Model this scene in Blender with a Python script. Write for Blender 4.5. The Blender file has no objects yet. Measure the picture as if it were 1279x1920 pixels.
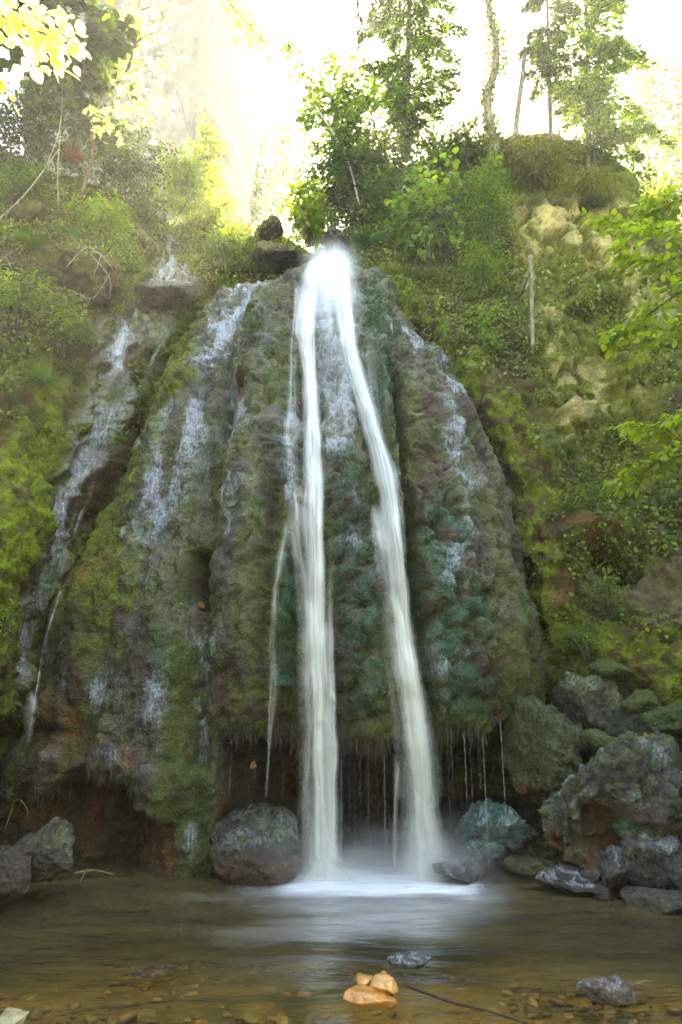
import bpy, math, random
import numpy as np
from mathutils import Vector, Matrix
from mathutils.bvhtree import BVHTree
rad = math.radians
S = bpy.context.scene
COL = S.collection

# ---------------------------------------------------------------- camera, sky, sun, exposure
CAM = np.array([0.0, 0.0, 1.5]); PITCH = rad(15.0); F = 1280.0
cam = bpy.data.cameras.new('camera'); camo = bpy.data.objects.new('camera', cam); COL.objects.link(camo)
cam.sensor_fit = 'VERTICAL'; cam.sensor_height = 36.0; cam.lens = 24.0
cam.clip_start = 0.05; cam.clip_end = 600.0
camo.location = CAM; camo.rotation_euler = (rad(90) + PITCH, 0, 0)
S.camera = camo
SUN_EL, SUN_AZ = rad(46), rad(3)
world = bpy.data.worlds.new('World'); S.world = world; world.use_nodes = True
wn = world.node_tree.nodes; wl = world.node_tree.links
sky = wn.new('ShaderNodeTexSky'); sky.sky_type = 'NISHITA'; sky.sun_disc = False
sky.sun_elevation = SUN_EL; sky.sun_rotation = SUN_AZ
sky.air_density = 1.0; sky.dust_density = 0.6; sky.ozone_density = 1.0
wl.new(sky.outputs[0], wn['Background'].inputs[0]); wn['Background'].inputs[1].default_value = 0.15
sun = bpy.data.lights.new('sun', 'SUN'); suno = bpy.data.objects.new('sun', sun); COL.objects.link(suno)
sun.energy = 4.0; sun.angle = rad(0.53); sun.color = (1.0, 0.96, 0.88)
sd = Vector((math.sin(SUN_AZ)*math.cos(SUN_EL), math.cos(SUN_AZ)*math.cos(SUN_EL), math.sin(SUN_EL)))
suno.rotation_euler = sd.to_track_quat('Z', 'Y').to_euler(); suno.location = (2, 30, 30)
S.view_settings.view_transform = 'Standard'; S.view_settings.look = 'None'
S.view_settings.gamma = 1.0; S.view_settings.exposure = 3.7
S.view_settings.use_curve_mapping = False
S.view_settings.use_white_balance = True; S.view_settings.white_balance_temperature = 9600; S.view_settings.white_balance_tint = 8
S.render.engine = 'CYCLES'; S.cycles.volume_bounces = 3; S.cycles.max_bounces = 12; S.cycles.transparent_max_bounces = 24

# ---------------------------------------------------------------- maths helpers
cp, sp_ = math.cos(PITCH), math.sin(PITCH)
def at(px, py, Y):
    """point of the place seen at photo pixel (px,py), Y metres away along the ground"""
    px = np.asarray(px, float); py = np.asarray(py, float); Y = np.asarray(Y, float)
    cx = (px - 639.5)/F; cy = (960 - py)/F
    dy = cp - cy*sp_; dz = sp_ + cy*cp
    k = Y/dy
    return np.stack(np.broadcast_arrays(cx*k + CAM[0], k*dy + CAM[1], dz*k + CAM[2]), -1)
def proj(P):
    x = P[..., 0]-CAM[0]; y = P[..., 1]-CAM[1]; z = P[..., 2]-CAM[2]
    d = y*cp + z*sp_; u = -y*sp_ + z*cp
    d = np.maximum(d, 0.05)
    return 639.5 + F*x/d, 960 - F*u/d
def px2m(px, Y, py=900): return px/F*Y/(cp-(960-py)/F*sp_)
def sst(a, b, x):
    t = np.clip((x-a)/(b-a), 0, 1); return t*t*(3-2*t)
def _h(ix, iy, iz, seed):
    h = (ix.astype(np.uint32)*np.uint32(374761393) + iy.astype(np.uint32)*np.uint32(668265263)
         + iz.astype(np.uint32)*np.uint32(2147483647) + np.uint32(seed*1013904223 & 0xffffffff))
    h = (h ^ (h >> np.uint32(13)))*np.uint32(1274126177)
    h = (h ^ (h >> np.uint32(16)))*np.uint32(2246822519)
    return h ^ (h >> np.uint32(15))
def noise(P, scale=1.0, seed=0):
    """gradient-like value noise in -1..1"""
    P = np.asarray(P, np.float64)*scale + 1000.37
    I = np.floor(P).astype(np.int64); f = P - I; f = f*f*f*(f*(f*6-15)+10)
    r = 0
    for dx in (0, 1):
        wx = f[..., 0] if dx else 1-f[..., 0]
        for dy in (0, 1):
            wy = f[..., 1] if dy else 1-f[..., 1]
            for dz in (0, 1):
                wz = f[..., 2] if dz else 1-f[..., 2]
                r = r + wx*wy*wz*(_h(I[..., 0]+dx, I[..., 1]+dy, I[..., 2]+dz, seed)/2147483648.0 - 1.0)
    return r
def fbm(P, scale=1.0, oct=4, seed=0, gain=0.5):
    r = 0; a = 1; s = 0
    for i in range(oct):
        r = r + a*noise(P, scale*2.03**i, seed+i*17); s += a; a *= gain
    return r/s*1.5
def worley(P, scale=1.0, seed=0):
    P = np.asarray(P, np.float64)*scale + 500.0
    I = np.floor(P).astype(np.int64); f = P - I
    F1 = np.full(P.shape[:-1], 9.0); F2 = F1.copy(); ID = np.zeros(P.shape[:-1])
    for dx in (-1, 0, 1):
        for dy in (-1, 0, 1):
            for dz in (-1, 0, 1):
                a, b, c = I[..., 0]+dx, I[..., 1]+dy, I[..., 2]+dz
                h = _h(a, b, c, seed)
                ox = (h & np.uint32(1023))/1023.0; oy = ((h >> np.uint32(10)) & np.uint32(1023))/1023.0
                oz = ((h >> np.uint32(20)) & np.uint32(1023))/1023.0
                d = np.sqrt((dx+ox-f[..., 0])**2 + (dy+oy-f[..., 1])**2 + (dz+oz-f[..., 2])**2)
                m = d < F1
                F2 = np.where(m, F1, np.minimum(F2, d)); ID = np.where(m, (h & np.uint32(65535))/65535.0, ID)
                F1 = np.where(m, d, F1)
    return F1, F2, ID
def stroke(PX, PY, pts, w):
    """1 on the polyline (pixels), gaussian fall-off of half-width w (number or list)"""
    pts = np.array(pts, float); n = len(pts)
    ws = np.full(n, float(w)) if np.isscalar(w) else np.array(w, float)
    best = np.zeros_like(PX)
    if n == 1: return np.exp(-((PX-pts[0, 0])**2+(PY-pts[0, 1])**2)/ws[0]**2)
    for i in range(n-1):
        a, b = pts[i], pts[i+1]; d = b-a; L = d@d + 1e-9
        t = np.clip(((PX-a[0])*d[0]+(PY-a[1])*d[1])/L, 0, 1)
        q = (PX-a[0]-t*d[0])**2+(PY-a[1]-t*d[1])**2
        ww = ws[i]+(ws[i+1]-ws[i])*t
        best = np.maximum(best, np.exp(-q/ww**2))
    return best
def box(PX, PY, x0, x1, y0, y1, s=20):
    return sst(x0-s, x0+s, PX)*(1-sst(x1-s, x1+s, PX))*sst(y0-s, y0+s, PY)*(1-sst(y1-s, y1+s, PY))
def unit(v): return v/np.maximum(np.linalg.norm(v, axis=-1, keepdims=True), 1e-9)
def gnormals(P):
    du = np.gradient(P, axis=1); dv = np.gradient(P, axis=0)
    return unit(np.cross(du, dv))
def mixc(c, k, m): return c*(1-m[..., None]) + np.array(k)*m[..., None]

# ---------------------------------------------------------------- mesh helpers
def mesh(name, V, Fc, mat=None, col=None, extra=None, smooth=True):
    V = np.ascontiguousarray(V, np.float32).reshape(-1, 3); Fc = np.ascontiguousarray(Fc, np.int32)
    me = bpy.data.meshes.new(name); n, k = Fc.shape
    me.vertices.add(len(V)); me.vertices.foreach_set('co', V.ravel())
    me.loops.add(n*k); me.loops.foreach_set('vertex_index', Fc.ravel())
    me.polygons.add(n); me.polygons.foreach_set('loop_start', np.arange(0, n*k, k, dtype=np.int32))
    try: me.polygons.foreach_set('loop_total', np.full(n, k, np.int32))
    except Exception: pass
    me.polygons.foreach_set('use_smooth', np.full(n, bool(smooth)))
    me.update(calc_edges=True)
    if col is not None:
        c = np.ones((len(V), 4), np.float32); c[:, :3] = np.clip(np.asarray(col).reshape(-1, 3), 0, 1)
        a = me.attributes.new('col', 'FLOAT_COLOR', 'POINT'); a.data.foreach_set('color', c.ravel())
    for k_, v in (extra or {}).items():
        a = me.attributes.new(k_, 'FLOAT', 'POINT'); a.data.foreach_set('value', np.asarray(v, np.float32).ravel())
    if mat: me.materials.append(mat)
    return me
def link(name, data, parent=None, label=None, cat=None, group=None, kind=None, loc=None):
    o = bpy.data.objects.new(name, data); COL.objects.link(o)
    if parent is not None: o.parent = parent
    if loc is not None: o.location = tuple(float(a) for a in loc)
    if label: o['label'] = label
    if cat: o['category'] = cat
    if group: o['group'] = group
    if kind: o['kind'] = kind
    return o
def gridfaces(r, c):
    i = np.arange(r*c).reshape(r, c)
    return np.stack([i[:-1, :-1], i[:-1, 1:], i[1:, 1:], i[1:, :-1]], -1).reshape(-1, 4)
class Acc:
    """collects pieces (verts, tris, colours) into one mesh"""
    def __init__(s): s.V = []; s.F = []; s.C = []; s.n = 0
    def add(s, V, Fc, c):
        V = np.asarray(V).reshape(-1, 3); Fc = np.asarray(Fc)
        if Fc.shape[1] == 4: Fc = np.concatenate([Fc[:, [0, 1, 2]], Fc[:, [0, 2, 3]]])
        c = np.asarray(c, float)
        if c.ndim == 1: c = np.tile(c, (len(V), 1))
        s.V.append(V); s.F.append(Fc+s.n); s.C.append(c); s.n += len(V)
    def get(s): return np.concatenate(s.V), np.concatenate(s.F), np.concatenate(s.C)
    def build(s, name, mat, parent=None, origin=None, **kw):
        V, Fc, C = s.get()
        if origin is not None: V = V-np.asarray(origin)
        return link(name, mesh(name, V, Fc, mat, C), parent, **kw)
def tube(path, r, sides=6):
    path = np.asarray(path, float); n = len(path)
    r = np.full(n, r) if np.isscalar(r) else np.asarray(r, float)
    T = unit(np.gradient(path, axis=0)); ref = np.array([0.31, 0.17, 0.93]) if abs(T[:, 2]).mean() < .8 else np.array([0.9, 0.2, .1])
    A = unit(np.cross(T, ref)); B = np.cross(T, A)
    th = np.linspace(0, 2*math.pi, sides, endpoint=False)
    V = path[:, None]+r[:, None, None]*(A[:, None]*np.cos(th)[None, :, None]+B[:, None]*np.sin(th)[None, :, None])
    Fs = []
    for i in range(n-1):
        for j in range(sides):
            a, b = i*sides+j, i*sides+(j+1) % sides
            Fs.append((a, b, b+sides)); Fs.append((a, b+sides, a+sides))
    V = V.reshape(-1, 3); V = np.vstack([V, path[0], path[-1]])
    for j in range(sides):
        Fs.append((n*sides, (j+1) % sides, j)); Fs.append((n*sides+1, (n-1)*sides+j, (n-1)*sides+(j+1) % sides))
    return V, np.array(Fs)
def smooth_path(pts, n=20):
    pts = np.asarray(pts, float); m = len(pts)
    if m < 3: t = np.linspace(0, 1, n)[:, None]; return pts[0]*(1-t)+pts[-1]*t
    out = []; ext = np.vstack([2*pts[0]-pts[1], pts, 2*pts[-1]-pts[-2]])
    for t in np.linspace(0, m-1-1e-6, n):
        i = int(t); f = t-i; p0, p1, p2, p3 = ext[i:i+4]
        out.append(.5*((2*p1)+(-p0+p2)*f+(2*p0-5*p1+4*p2-p3)*f*f+(-p0+3*p1-3*p2+p3)*f**3))
    return np.array(out)
def leaves(P, D, N, L, W, fold=.18):
    """leaf = folded pointed oval, 4 triangles; P base, D along, N face normal"""
    P = np.asarray(P); n = len(P); D = unit(D); Sd = unit(np.cross(D, N)); N = np.cross(Sd, D)
    L = np.broadcast_to(L, (n,))[:, None]; W = np.broadcast_to(W, (n,))[:, None]
    v = np.stack([P, P+D*L*.35+Sd*W*.5+N*W*fold, P+D*L*.35-Sd*W*.5+N*W*fold, P+D*L*.72+Sd*W*.36+N*W*fold*.6-N*L*.03,
                  P+D*L*.72-Sd*W*.36+N*W*fold*.6-N*L*.03, P+D*L-N*L*.1], 1)
    b = (np.arange(n)*6)[:, None, None]
    f = np.array([[0, 1, 2], [1, 3, 4], [1, 4, 2], [3, 5, 4]])[None]+b
    return v.reshape(-1, 3), f.reshape(-1, 3)
def leaves2(P, D, N, L, W):
    """small far leaf: folded diamond, 2 triangles"""
    P = np.asarray(P); n = len(P); D = unit(D); Sd = unit(np.cross(D, N)); N = np.cross(Sd, D)
    L = np.broadcast_to(L, (n,))[:, None]; W = np.broadcast_to(W, (n,))[:, None]
    v = np.stack([P, P+D*L*.45+Sd*W*.5+N*W*.15, P+D*L, P+D*L*.45-Sd*W*.5+N*W*.15], 1)
    f = np.array([[0, 1, 2], [0, 2, 3]])[None]+(np.arange(n)*4)[:, None, None]
    return v.reshape(-1, 3), f.reshape(-1, 3)

# ---------------------------------------------------------------- materials
def newmat(name):
    m = bpy.data.materials.new(name); m.use_nodes = True; nt = m.node_tree; nt.nodes.clear()
    return m, nt.nodes, nt.links
def N_(nodes, typ, **kw):
    n = nodes.new(typ)
    for k, v in kw.items():
        if k.startswith('i_'): n.inputs[int(k[2:])].default_value = v
        else: setattr(n, k, v)
    return n
def maprange(n, l, src, a, b, c, d):
    m = n.new('ShaderNodeMapRange'); m.inputs[1].default_value = a; m.inputs[2].default_value = b
    m.inputs[3].default_value = c; m.inputs[4].default_value = d; l.new(src, m.inputs[0]); return m.outputs[0]
def math_(n, l, op, a, b):
    m = n.new('ShaderNodeMath'); m.operation = op
    for i, v in enumerate((a, b)):
        if hasattr(v, 'links'): l.new(v, m.inputs[i])
        else: m.inputs[i].default_value = v
    return m.outputs[0]
def rock_material(name, fine=55., bump=.6, dry=.85, lo=.45, hi=1.55, film=True, dist=.02, coat=.10):
    m, n, l = newmat(name)
    at_ = N_(n, 'ShaderNodeAttribute', attribute_name='col'); wt = N_(n, 'ShaderNodeAttribute', attribute_name='wet')
    fl = N_(n, 'ShaderNodeAttribute', attribute_name='film')
    tc = N_(n, 'ShaderNodeTexCoord')
    n1 = N_(n, 'ShaderNodeTexNoise'); n1.inputs['Scale'].default_value = fine; n1.inputs['Detail'].default_value = 6; n1.inputs['Roughness'].default_value = .7
    n2 = N_(n, 'ShaderNodeTexNoise'); n2.inputs['Scale'].default_value = fine*.22; n2.inputs['Detail'].default_value = 5; n2.inputs['Roughness'].default_value = .65
    v1 = N_(n, 'ShaderNodeTexVoronoi'); v1.inputs['Scale'].default_value = fine*.8
    for t in (n1, n2, v1): l.new(tc.outputs['Object'], t.inputs['Vector'])
    a = maprange(n, l, n1.outputs[0], .32, .68, lo, hi); b = maprange(n, l, n2.outputs[0], .3, .7, .65, 1.35)
    k = math_(n, l, 'MULTIPLY', a, b)
    mul = N_(n, 'ShaderNodeVectorMath', operation='SCALE'); l.new(at_.outputs['Color'], mul.inputs[0]); l.new(k, mul.inputs['Scale'])
    hs = math_(n, l, 'ADD', math_(n, l, 'MULTIPLY', n1.outputs[0], 1.0), math_(n, l, 'MULTIPLY', v1.outputs['Distance'], .5))
    bm = N_(n, 'ShaderNodeBump'); bm.inputs['Strength'].default_value = bump; bm.inputs['Distance'].default_value = dist
    l.new(hs, bm.inputs['Height'])
    p = N_(n, 'ShaderNodeBsdfPrincipled'); o = N_(n, 'ShaderNodeOutputMaterial')
    r = maprange(n, l, math_(n, l, 'MULTIPLY', wt.outputs['Fac'], maprange(n, l, n2.outputs[0], .35, .6, .75, 1.2)), 0, 1, dry, .22)
    color = mul.outputs[0]
    if film:   # thin running water, glossy, with sky glints painted as whitish vertical streaks
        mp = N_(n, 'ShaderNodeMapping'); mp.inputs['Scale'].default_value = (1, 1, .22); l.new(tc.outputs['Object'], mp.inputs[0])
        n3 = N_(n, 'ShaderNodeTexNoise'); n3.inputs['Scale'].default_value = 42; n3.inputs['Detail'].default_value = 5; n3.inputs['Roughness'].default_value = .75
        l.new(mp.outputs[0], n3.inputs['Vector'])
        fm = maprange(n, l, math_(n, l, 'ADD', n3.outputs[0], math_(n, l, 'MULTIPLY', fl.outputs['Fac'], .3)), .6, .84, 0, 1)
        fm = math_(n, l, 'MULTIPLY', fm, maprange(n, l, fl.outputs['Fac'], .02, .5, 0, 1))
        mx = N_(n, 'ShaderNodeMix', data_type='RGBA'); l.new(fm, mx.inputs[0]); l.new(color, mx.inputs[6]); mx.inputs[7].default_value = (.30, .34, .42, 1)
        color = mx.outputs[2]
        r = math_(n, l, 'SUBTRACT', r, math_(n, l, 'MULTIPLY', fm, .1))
    l.new(color, p.inputs['Base Color']); l.new(r, p.inputs['Roughness']); l.new(bm.outputs[0], p.inputs['Normal'])
    cw = math_(n, l, 'ADD', maprange(n, l, wt.outputs['Fac'], .3, 1., 0, coat), maprange(n, l, fl.outputs['Fac'], 0, .7, 0, .6)); l.new(cw, p.inputs['Coat Weight']); p.inputs['Coat Roughness'].default_value = .09; l.new(bm.outputs[0], p.inputs['Coat Normal'])
    sp = maprange(n, l, wt.outputs['Fac'], 0, 1, .15, .8)
    l.new(sp, p.inputs['Specular IOR Level'])
    l.new(p.outputs[0], o.inputs[0]); return m
def leaf_material(name, trans=.5, rough=.5, var=.35, spec=.3):
    m, n, l = newmat(name)
    at_ = N_(n, 'ShaderNodeAttribute', attribute_name='col'); oi = N_(n, 'ShaderNodeObjectInfo')
    k = maprange(n, l, oi.outputs['Random'], 0, 1, 1-var, 1+var)
    mul = N_(n, 'ShaderNodeVectorMath', operation='SCALE'); l.new(at_.outputs['Color'], mul.inputs[0]); l.new(k, mul.inputs['Scale'])
    p = N_(n, 'ShaderNodeBsdfPrincipled'); p.inputs['Roughness'].default_value = rough; p.inputs['Specular IOR Level'].default_value = spec
    t = N_(n, 'ShaderNodeBsdfTranslucent'); mx = N_(n, 'ShaderNodeMixShader'); o = N_(n, 'ShaderNodeOutputMaterial')
    tm = N_(n, 'ShaderNodeVectorMath', operation='MULTIPLY'); tm.inputs[1].default_value = (1.5, 1.35, .6); l.new(mul.outputs[0], tm.inputs[0])
    l.new(mul.outputs[0], p.inputs['Base Color']); l.new(tm.outputs[0], t.inputs['Color'])
    mx.inputs[0].default_value = trans; l.new(p.outputs[0], mx.inputs[1]); l.new(t.outputs[0], mx.inputs[2]); l.new(mx.outputs[0], o.inputs[0])
    return m
M_TUFA = rock_material('wet_mossy_tufa', 45, 1., .8, .4, 1.7, True, .03)
M_BANK = rock_material('mossy_bank', 26, .7, .95, .68, 1.32)
M_ROCK = rock_material('wet_rock', 30, 1., .8, .4, 1.7, True, .05, .55)
M_STONE = rock_material('river_stone', 22, .25, .55, .7, 1.3, False)
M_FAR = rock_material('far_cliff_rock', 6, .6, .95, .8, 1.2, False, .1)
M_MOSS = leaf_material('moss_leaf', .3, .6, .1, .35)
M_LEAF = leaf_material('broad_leaf', .5, .42, .3, .4)
M_NEEDLE = leaf_material('needle_leaf', .35, .6, .2, .2)
def bark_material():
    m, n, l = newmat('bark'); at_ = N_(n, 'ShaderNodeAttribute', attribute_name='col'); tc = N_(n, 'ShaderNodeTexCoord')
    mp = N_(n, 'ShaderNodeMapping'); mp.inputs['Scale'].default_value = (1, 1, .3); l.new(tc.outputs['Object'], mp.inputs[0])
    n1 = N_(n, 'ShaderNodeTexNoise'); n1.inputs['Scale'].default_value = 30; n1.inputs['Detail'].default_value = 5; l.new(mp.outputs[0], n1.inputs['Vector'])
    k = maprange(n, l, n1.outputs[0], .3, .7, .5, 1.5)
    mul = N_(n, 'ShaderNodeVectorMath', operation='SCALE'); l.new(at_.outputs['Color'], mul.inputs[0]); l.new(k, mul.inputs['Scale'])
    b = N_(n, 'ShaderNodeBump'); b.inputs['Strength'].default_value = .7; b.inputs['Distance'].default_value = .02; l.new(n1.outputs[0], b.inputs['Height'])
    p = N_(n, 'ShaderNodeBsdfPrincipled'); p.inputs['Roughness'].default_value = .9; p.inputs['Specular IOR Level'].default_value = .2
    o = N_(n, 'ShaderNodeOutputMaterial'); l.new(mul.outputs[0], p.inputs['Base Color']); l.new(b.outputs[0], p.inputs['Normal']); l.new(p.outputs[0], o.inputs[0]); return m
M_BARK = bark_material()
def silk_material():
    m, n, l = newmat('falling_water'); al = N_(n, 'ShaderNodeAttribute', attribute_name='alpha'); at_ = N_(n, 'ShaderNodeAttribute', attribute_name='col')
    d = N_(n, 'ShaderNodeBsdfDiffuse'); t = N_(n, 'ShaderNodeBsdfTranslucent'); g = N_(n, 'ShaderNodeBsdfTransparent')
    l.new(at_.outputs['Color'], d.inputs[0]); l.new(at_.outputs['Color'], t.inputs[0])
    m1 = N_(n, 'ShaderNodeMixShader'); m1.inputs[0].default_value = .35; l.new(d.outputs[0], m1.inputs[1]); l.new(t.outputs[0], m1.inputs[2])
    m2 = N_(n, 'ShaderNodeMixShader'); l.new(al.outputs['Fac'], m2.inputs[0]); l.new(g.outputs[0], m2.inputs[1]); l.new(m1.outputs[0], m2.inputs[2])
    o = N_(n, 'ShaderNodeOutputMaterial'); l.new(m2.outputs[0], o.inputs[0]); return m
M_SILK = silk_material()

# albedo palette
BROWN = (.044, .028, .015); GREY = (.078, .058, .040); OLIVE = (.078, .088, .010); BRIGHT = (.128, .160, .010)
DARKM = (.022, .036, .010); TEAL = (.045, .105, .072); ORANGE = (.150, .060, .018); YROCK = (.33, .265, .105); EARTH = (.080, .052, .018)
# ================================================================ TERRAIN behind and beside the dome
_cps = [(-500,1500,3.2),(-500,1100,3.6),(-500,700,4.5),(-500,300,6.5),(-500,-100,9),
 (-150,1500,6.0),(-150,1200,5.2),(-150,900,5.6),(-150,600,6.4),(-150,300,8.2),(-150,0,10.5),
 (0,1500,7.3),(0,1400,6.9),(0,1320,6.25),(-60,1420,6.5),(0,1250,6.0),(0,1100,6.1),(0,950,6.3),(0,800,6.6),(0,650,7.1),(0,500,7.7),(0,400,8.4),(0,300,9.5),
 (45,1380,6.9),(40,1200,6.4),(75,1180,7.0),(60,1050,6.5),(110,1060,7.2),(90,900,6.9),(150,900,7.5),(120,760,7.3),(200,800,8.0),(180,650,7.9),(250,680,8.4),
 (100,600,7.4),(100,480,8.0),(120,380,8.9),(150,330,10),(220,560,8.3),(220,480,8.6),(270,580,8.7),(230,400,9.8),(240,350,11),
 (310,620,8.8),(340,560,9.2),(300,520,9.4),(320,470,10.4),(340,420,12),(380,560,9.4),(400,480,10.2),(400,430,10.8),(470,470,10.4),(500,430,11.0),(550,480,10.2),(550,560,9.8),
 (300,900,9.0),(450,900,9.8),(640,900,10.3),(640,1300,9.6),(640,1500,9.2),(300,1300,8.6),(300,1500,8.4),(150,1500,7.4),(800,900,9.9),(800,1300,9.2),
 (600,500,10.2),(640,480,10.2),(700,500,9.7),(740,560,9.3),(800,600,9.0),(860,640,8.7),(700,430,10.6),(760,420,10.8),(760,320,12.3),(850,420,10.4),(850,300,11.8),
 (850,520,9.4),(900,560,9.1),(920,680,8.6),(930,780,8.3),(970,880,8.1),(1020,1000,7.8),(1060,1130,7.5),(1080,1230,7.4),(900,1100,8.8),(950,1350,8.2),(950,1500,8.0),
 (940,450,9.8),(930,300,10.9),(1000,265,11.0),(1080,265,11.1),(1000,400,9.9),(1080,400,9.9),(1060,550,9.5),(1060,700,9.1),(1060,850,8.6),(1100,950,8.1),(1180,960,8.1),
 (1140,1050,8.0),(1180,1120,7.6),(1150,1220,7.2),(1150,1350,7.1),(1170,380,10.4),(1170,500,9.7),(1180,650,9.2),(1180,800,8.7),(1220,430,11.0),
 (1279,420,11.5),(1279,550,9.9),(1279,700,9.1),(1279,850,8.4),(1279,1000,7.9),(1279,1150,7.1),(1279,1280,6.7),(1279,1400,6.5),(1200,1500,6.7),(1279,1500,6.4),
 (1450,1500,5.0),(1450,1200,5.5),(1450,900,6.5),(1450,600,8),(1450,350,10),(1800,1500,3.3),(1800,1000,4),(1800,600,5.5),(1800,200,8)]
_cps = np.array(_cps, float)
def _rbf(c, v, lam=.002):
    X = c/400.0; n = len(X); d = np.linalg.norm(X[:, None]-X[None], axis=-1)
    A = np.zeros((n+3, n+3)); A[:n, :n] = d + lam*np.eye(n); P = np.c_[np.ones(n), X]; A[:n, n:] = P; A[n:, :n] = P.T
    return np.linalg.solve(A, np.r_[v, 0, 0, 0])
_w = _rbf(_cps[:, :2], _cps[:, 2])
def terrainY(px, py):
    X = np.stack([px, py], -1)/400.0; r = _w[-3]+_w[-2]*X[..., 0]+_w[-1]*X[..., 1]
    for i, c in enumerate(_cps): r = r+_w[i]*np.linalg.norm(X-c[:2]/400.0, axis=-1)
    return r
_sky = np.array([(-500,-150),(-150,100),(0,270),(120,330),(200,352),(250,380),(300,410),(330,425),(345,412),(400,402),(440,425),(475,438),(482,424),(500,416),(525,422),(535,445),(560,462),(585,480),(620,455),
 (650,430),(690,400),(740,330),(780,305),(850,282),(885,268),(930,262),(960,250),(1020,247),(1070,257),(1105,268),(1130,285),(1160,305),(1186,335),(1202,375),(1216,420),(1240,435),(1300,430),(1450,350),(1800,150)], float)
u = np.unique(np.r_[np.linspace(-500, -30, 70), np.linspace(-30, 1310, 470), np.linspace(1310, 1800, 70)])
R1 = 345
top = np.interp(u, _sky[:, 0], _sky[:, 1]) + 4*noise(np.c_[u, u*0, u*0], 1/25., 5)
t = np.linspace(0, 1, R1)
PYg = 1500 + (top[None]-1500)*t[:, None]; PXg = np.broadcast_to(u, PYg.shape).copy()
Yg = terrainY(PXg, PYg)
B = at(PXg, PYg, Yg)
# displacement
Nn = gnormals(B); Nn *= np.sign((Nn*(CAM-B)).sum(-1, keepdims=True))
def terr_masks(PX, PY, B):
    wx = PX + 22*fbm(B, 1.5, 3, 11); wy = PY + 22*fbm(B, 1.5, 3, 12)
    m = {}
    m['cliff'] = np.clip(stroke(wx, wy, [(990, 380), (1050, 470), (1080, 600), (1120, 760), (1180, 860)], [60, 90, 100, 90, 60])
                         + stroke(wx, wy, [(1130, 430), (1200, 560), (1230, 700)], [50, 60, 50]), 0, 1)
    m['cliff'] = sst(.25, .6, m['cliff'])
    m['mossL'] = sst(.3, .7, stroke(wx, wy, [(100, 740), (60, 880), (20, 1000), (0, 1120)], [50, 70, 80, 60]))
    m['bright'] = sst(.3, .8, stroke(wx, wy, [(880, 690), (950, 770), (1020, 900)], [40, 60, 60])+.6*stroke(wx, wy, [(1180, 380), (1200, 480), (1230, 600)], 30)+stroke(wx, wy, [(1150, 1210), (1279, 1230)], 50)
                      + stroke(wx, wy, [(1270, 1310)], 40)+stroke(wx, wy, [(985, 960), (1030, 1130), (1060, 1210)], 30)+stroke(wx, wy, [(720, 520), (830, 600)], 40))
    m['topmoss'] = sst(.3, .7, stroke(wx, wy, [(960, 275), (1080, 290), (1160, 370), (1190, 420)], [40, 45, 35, 25]))
    m['orange'] = sst(.3, .8, stroke(wx, wy, [(1060, 930), (1130, 1000), (1040, 1120)], [30, 40, 30])+stroke(wx, wy, [(1150, 985)], 45)+stroke(wx, wy, [(10, 640)], 40)*.5)
    m['cave'] = sst(.4, .7, stroke(wx, wy, [(1135, 1035), (1180, 1060)], [28, 30])) 
    m['gravel'] = sst(.3, .8, stroke(wx, wy, [(1150, 1080), (1240, 1130), (1290, 1080)], [40, 60, 60]))
    m['streamrock'] = sst(.3, .8, stroke(wx, wy, [(320, 480), (330, 560), (220, 620), (215, 700), (150, 900), (100, 1080), (60, 1250), (50, 1340)], [25, 60, 60, 42, 28, 22, 18, 16]))
    m['earth'] = sst(.2, .8, stroke(wx, wy, [(60, 380), (140, 480), (120, 580)], [60, 60, 40]))
    return m
TM = terr_masks(PXg, PYg, B)
F1, F2, ID = worley(B*np.array([1, 1, .8])+.25*np.stack([fbm(B, 2, 3, 31), fbm(B, 2, 3, 32), fbm(B, 2, 3, 33)], -1), 1.7, 3)
G1, G2, GD = worley(B+.1*fbm(B, 4, 3, 34)[..., None], 4.2, 4)
blocky = (ID-.5)*.5 + (sst(0, .25, F2-F1)-1)*.28 + ((GD-.5)*.07 + (sst(0, .25, G2-G1)-1)*.05)
soft = .30*fbm(B, .8, 4, 21) + .10*fbm(B, 3, 4, 22) + .045*fbm(B, 11, 3, 23)
rows = np.linspace(0, 1, R1)[:, None]
fade = 1 - .6*sst(.97, 1, rows)
disp = (soft*(1-.4*TM['cliff']) + blocky*(TM['cliff']*.36 + .08) - .45*TM['cave'] + .12*TM['topmoss']*(1-1.4*G1) + .08*TM['bright'])*fade
disp -= .18*sst(.3, 1, stroke(PXg, PYg, [(215, 700), (190, 800), (150, 900), (110, 1060), (70, 1220), (50, 1350)], [22, 18, 18, 15, 13, 10]))
# overhanging lip above the little cave and step ledges of the left cascade
disp += .22*stroke(PXg, PYg, [(1085, 985), (1160, 990)], [26, 24]) + .2*stroke(PXg, PYg, [(255, 535), (360, 560)], [18, 14]) - .25*stroke(PXg, PYg, [(270, 572), (350, 580)], [12, 10])
PT = B + Nn*disp[..., None]
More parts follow.
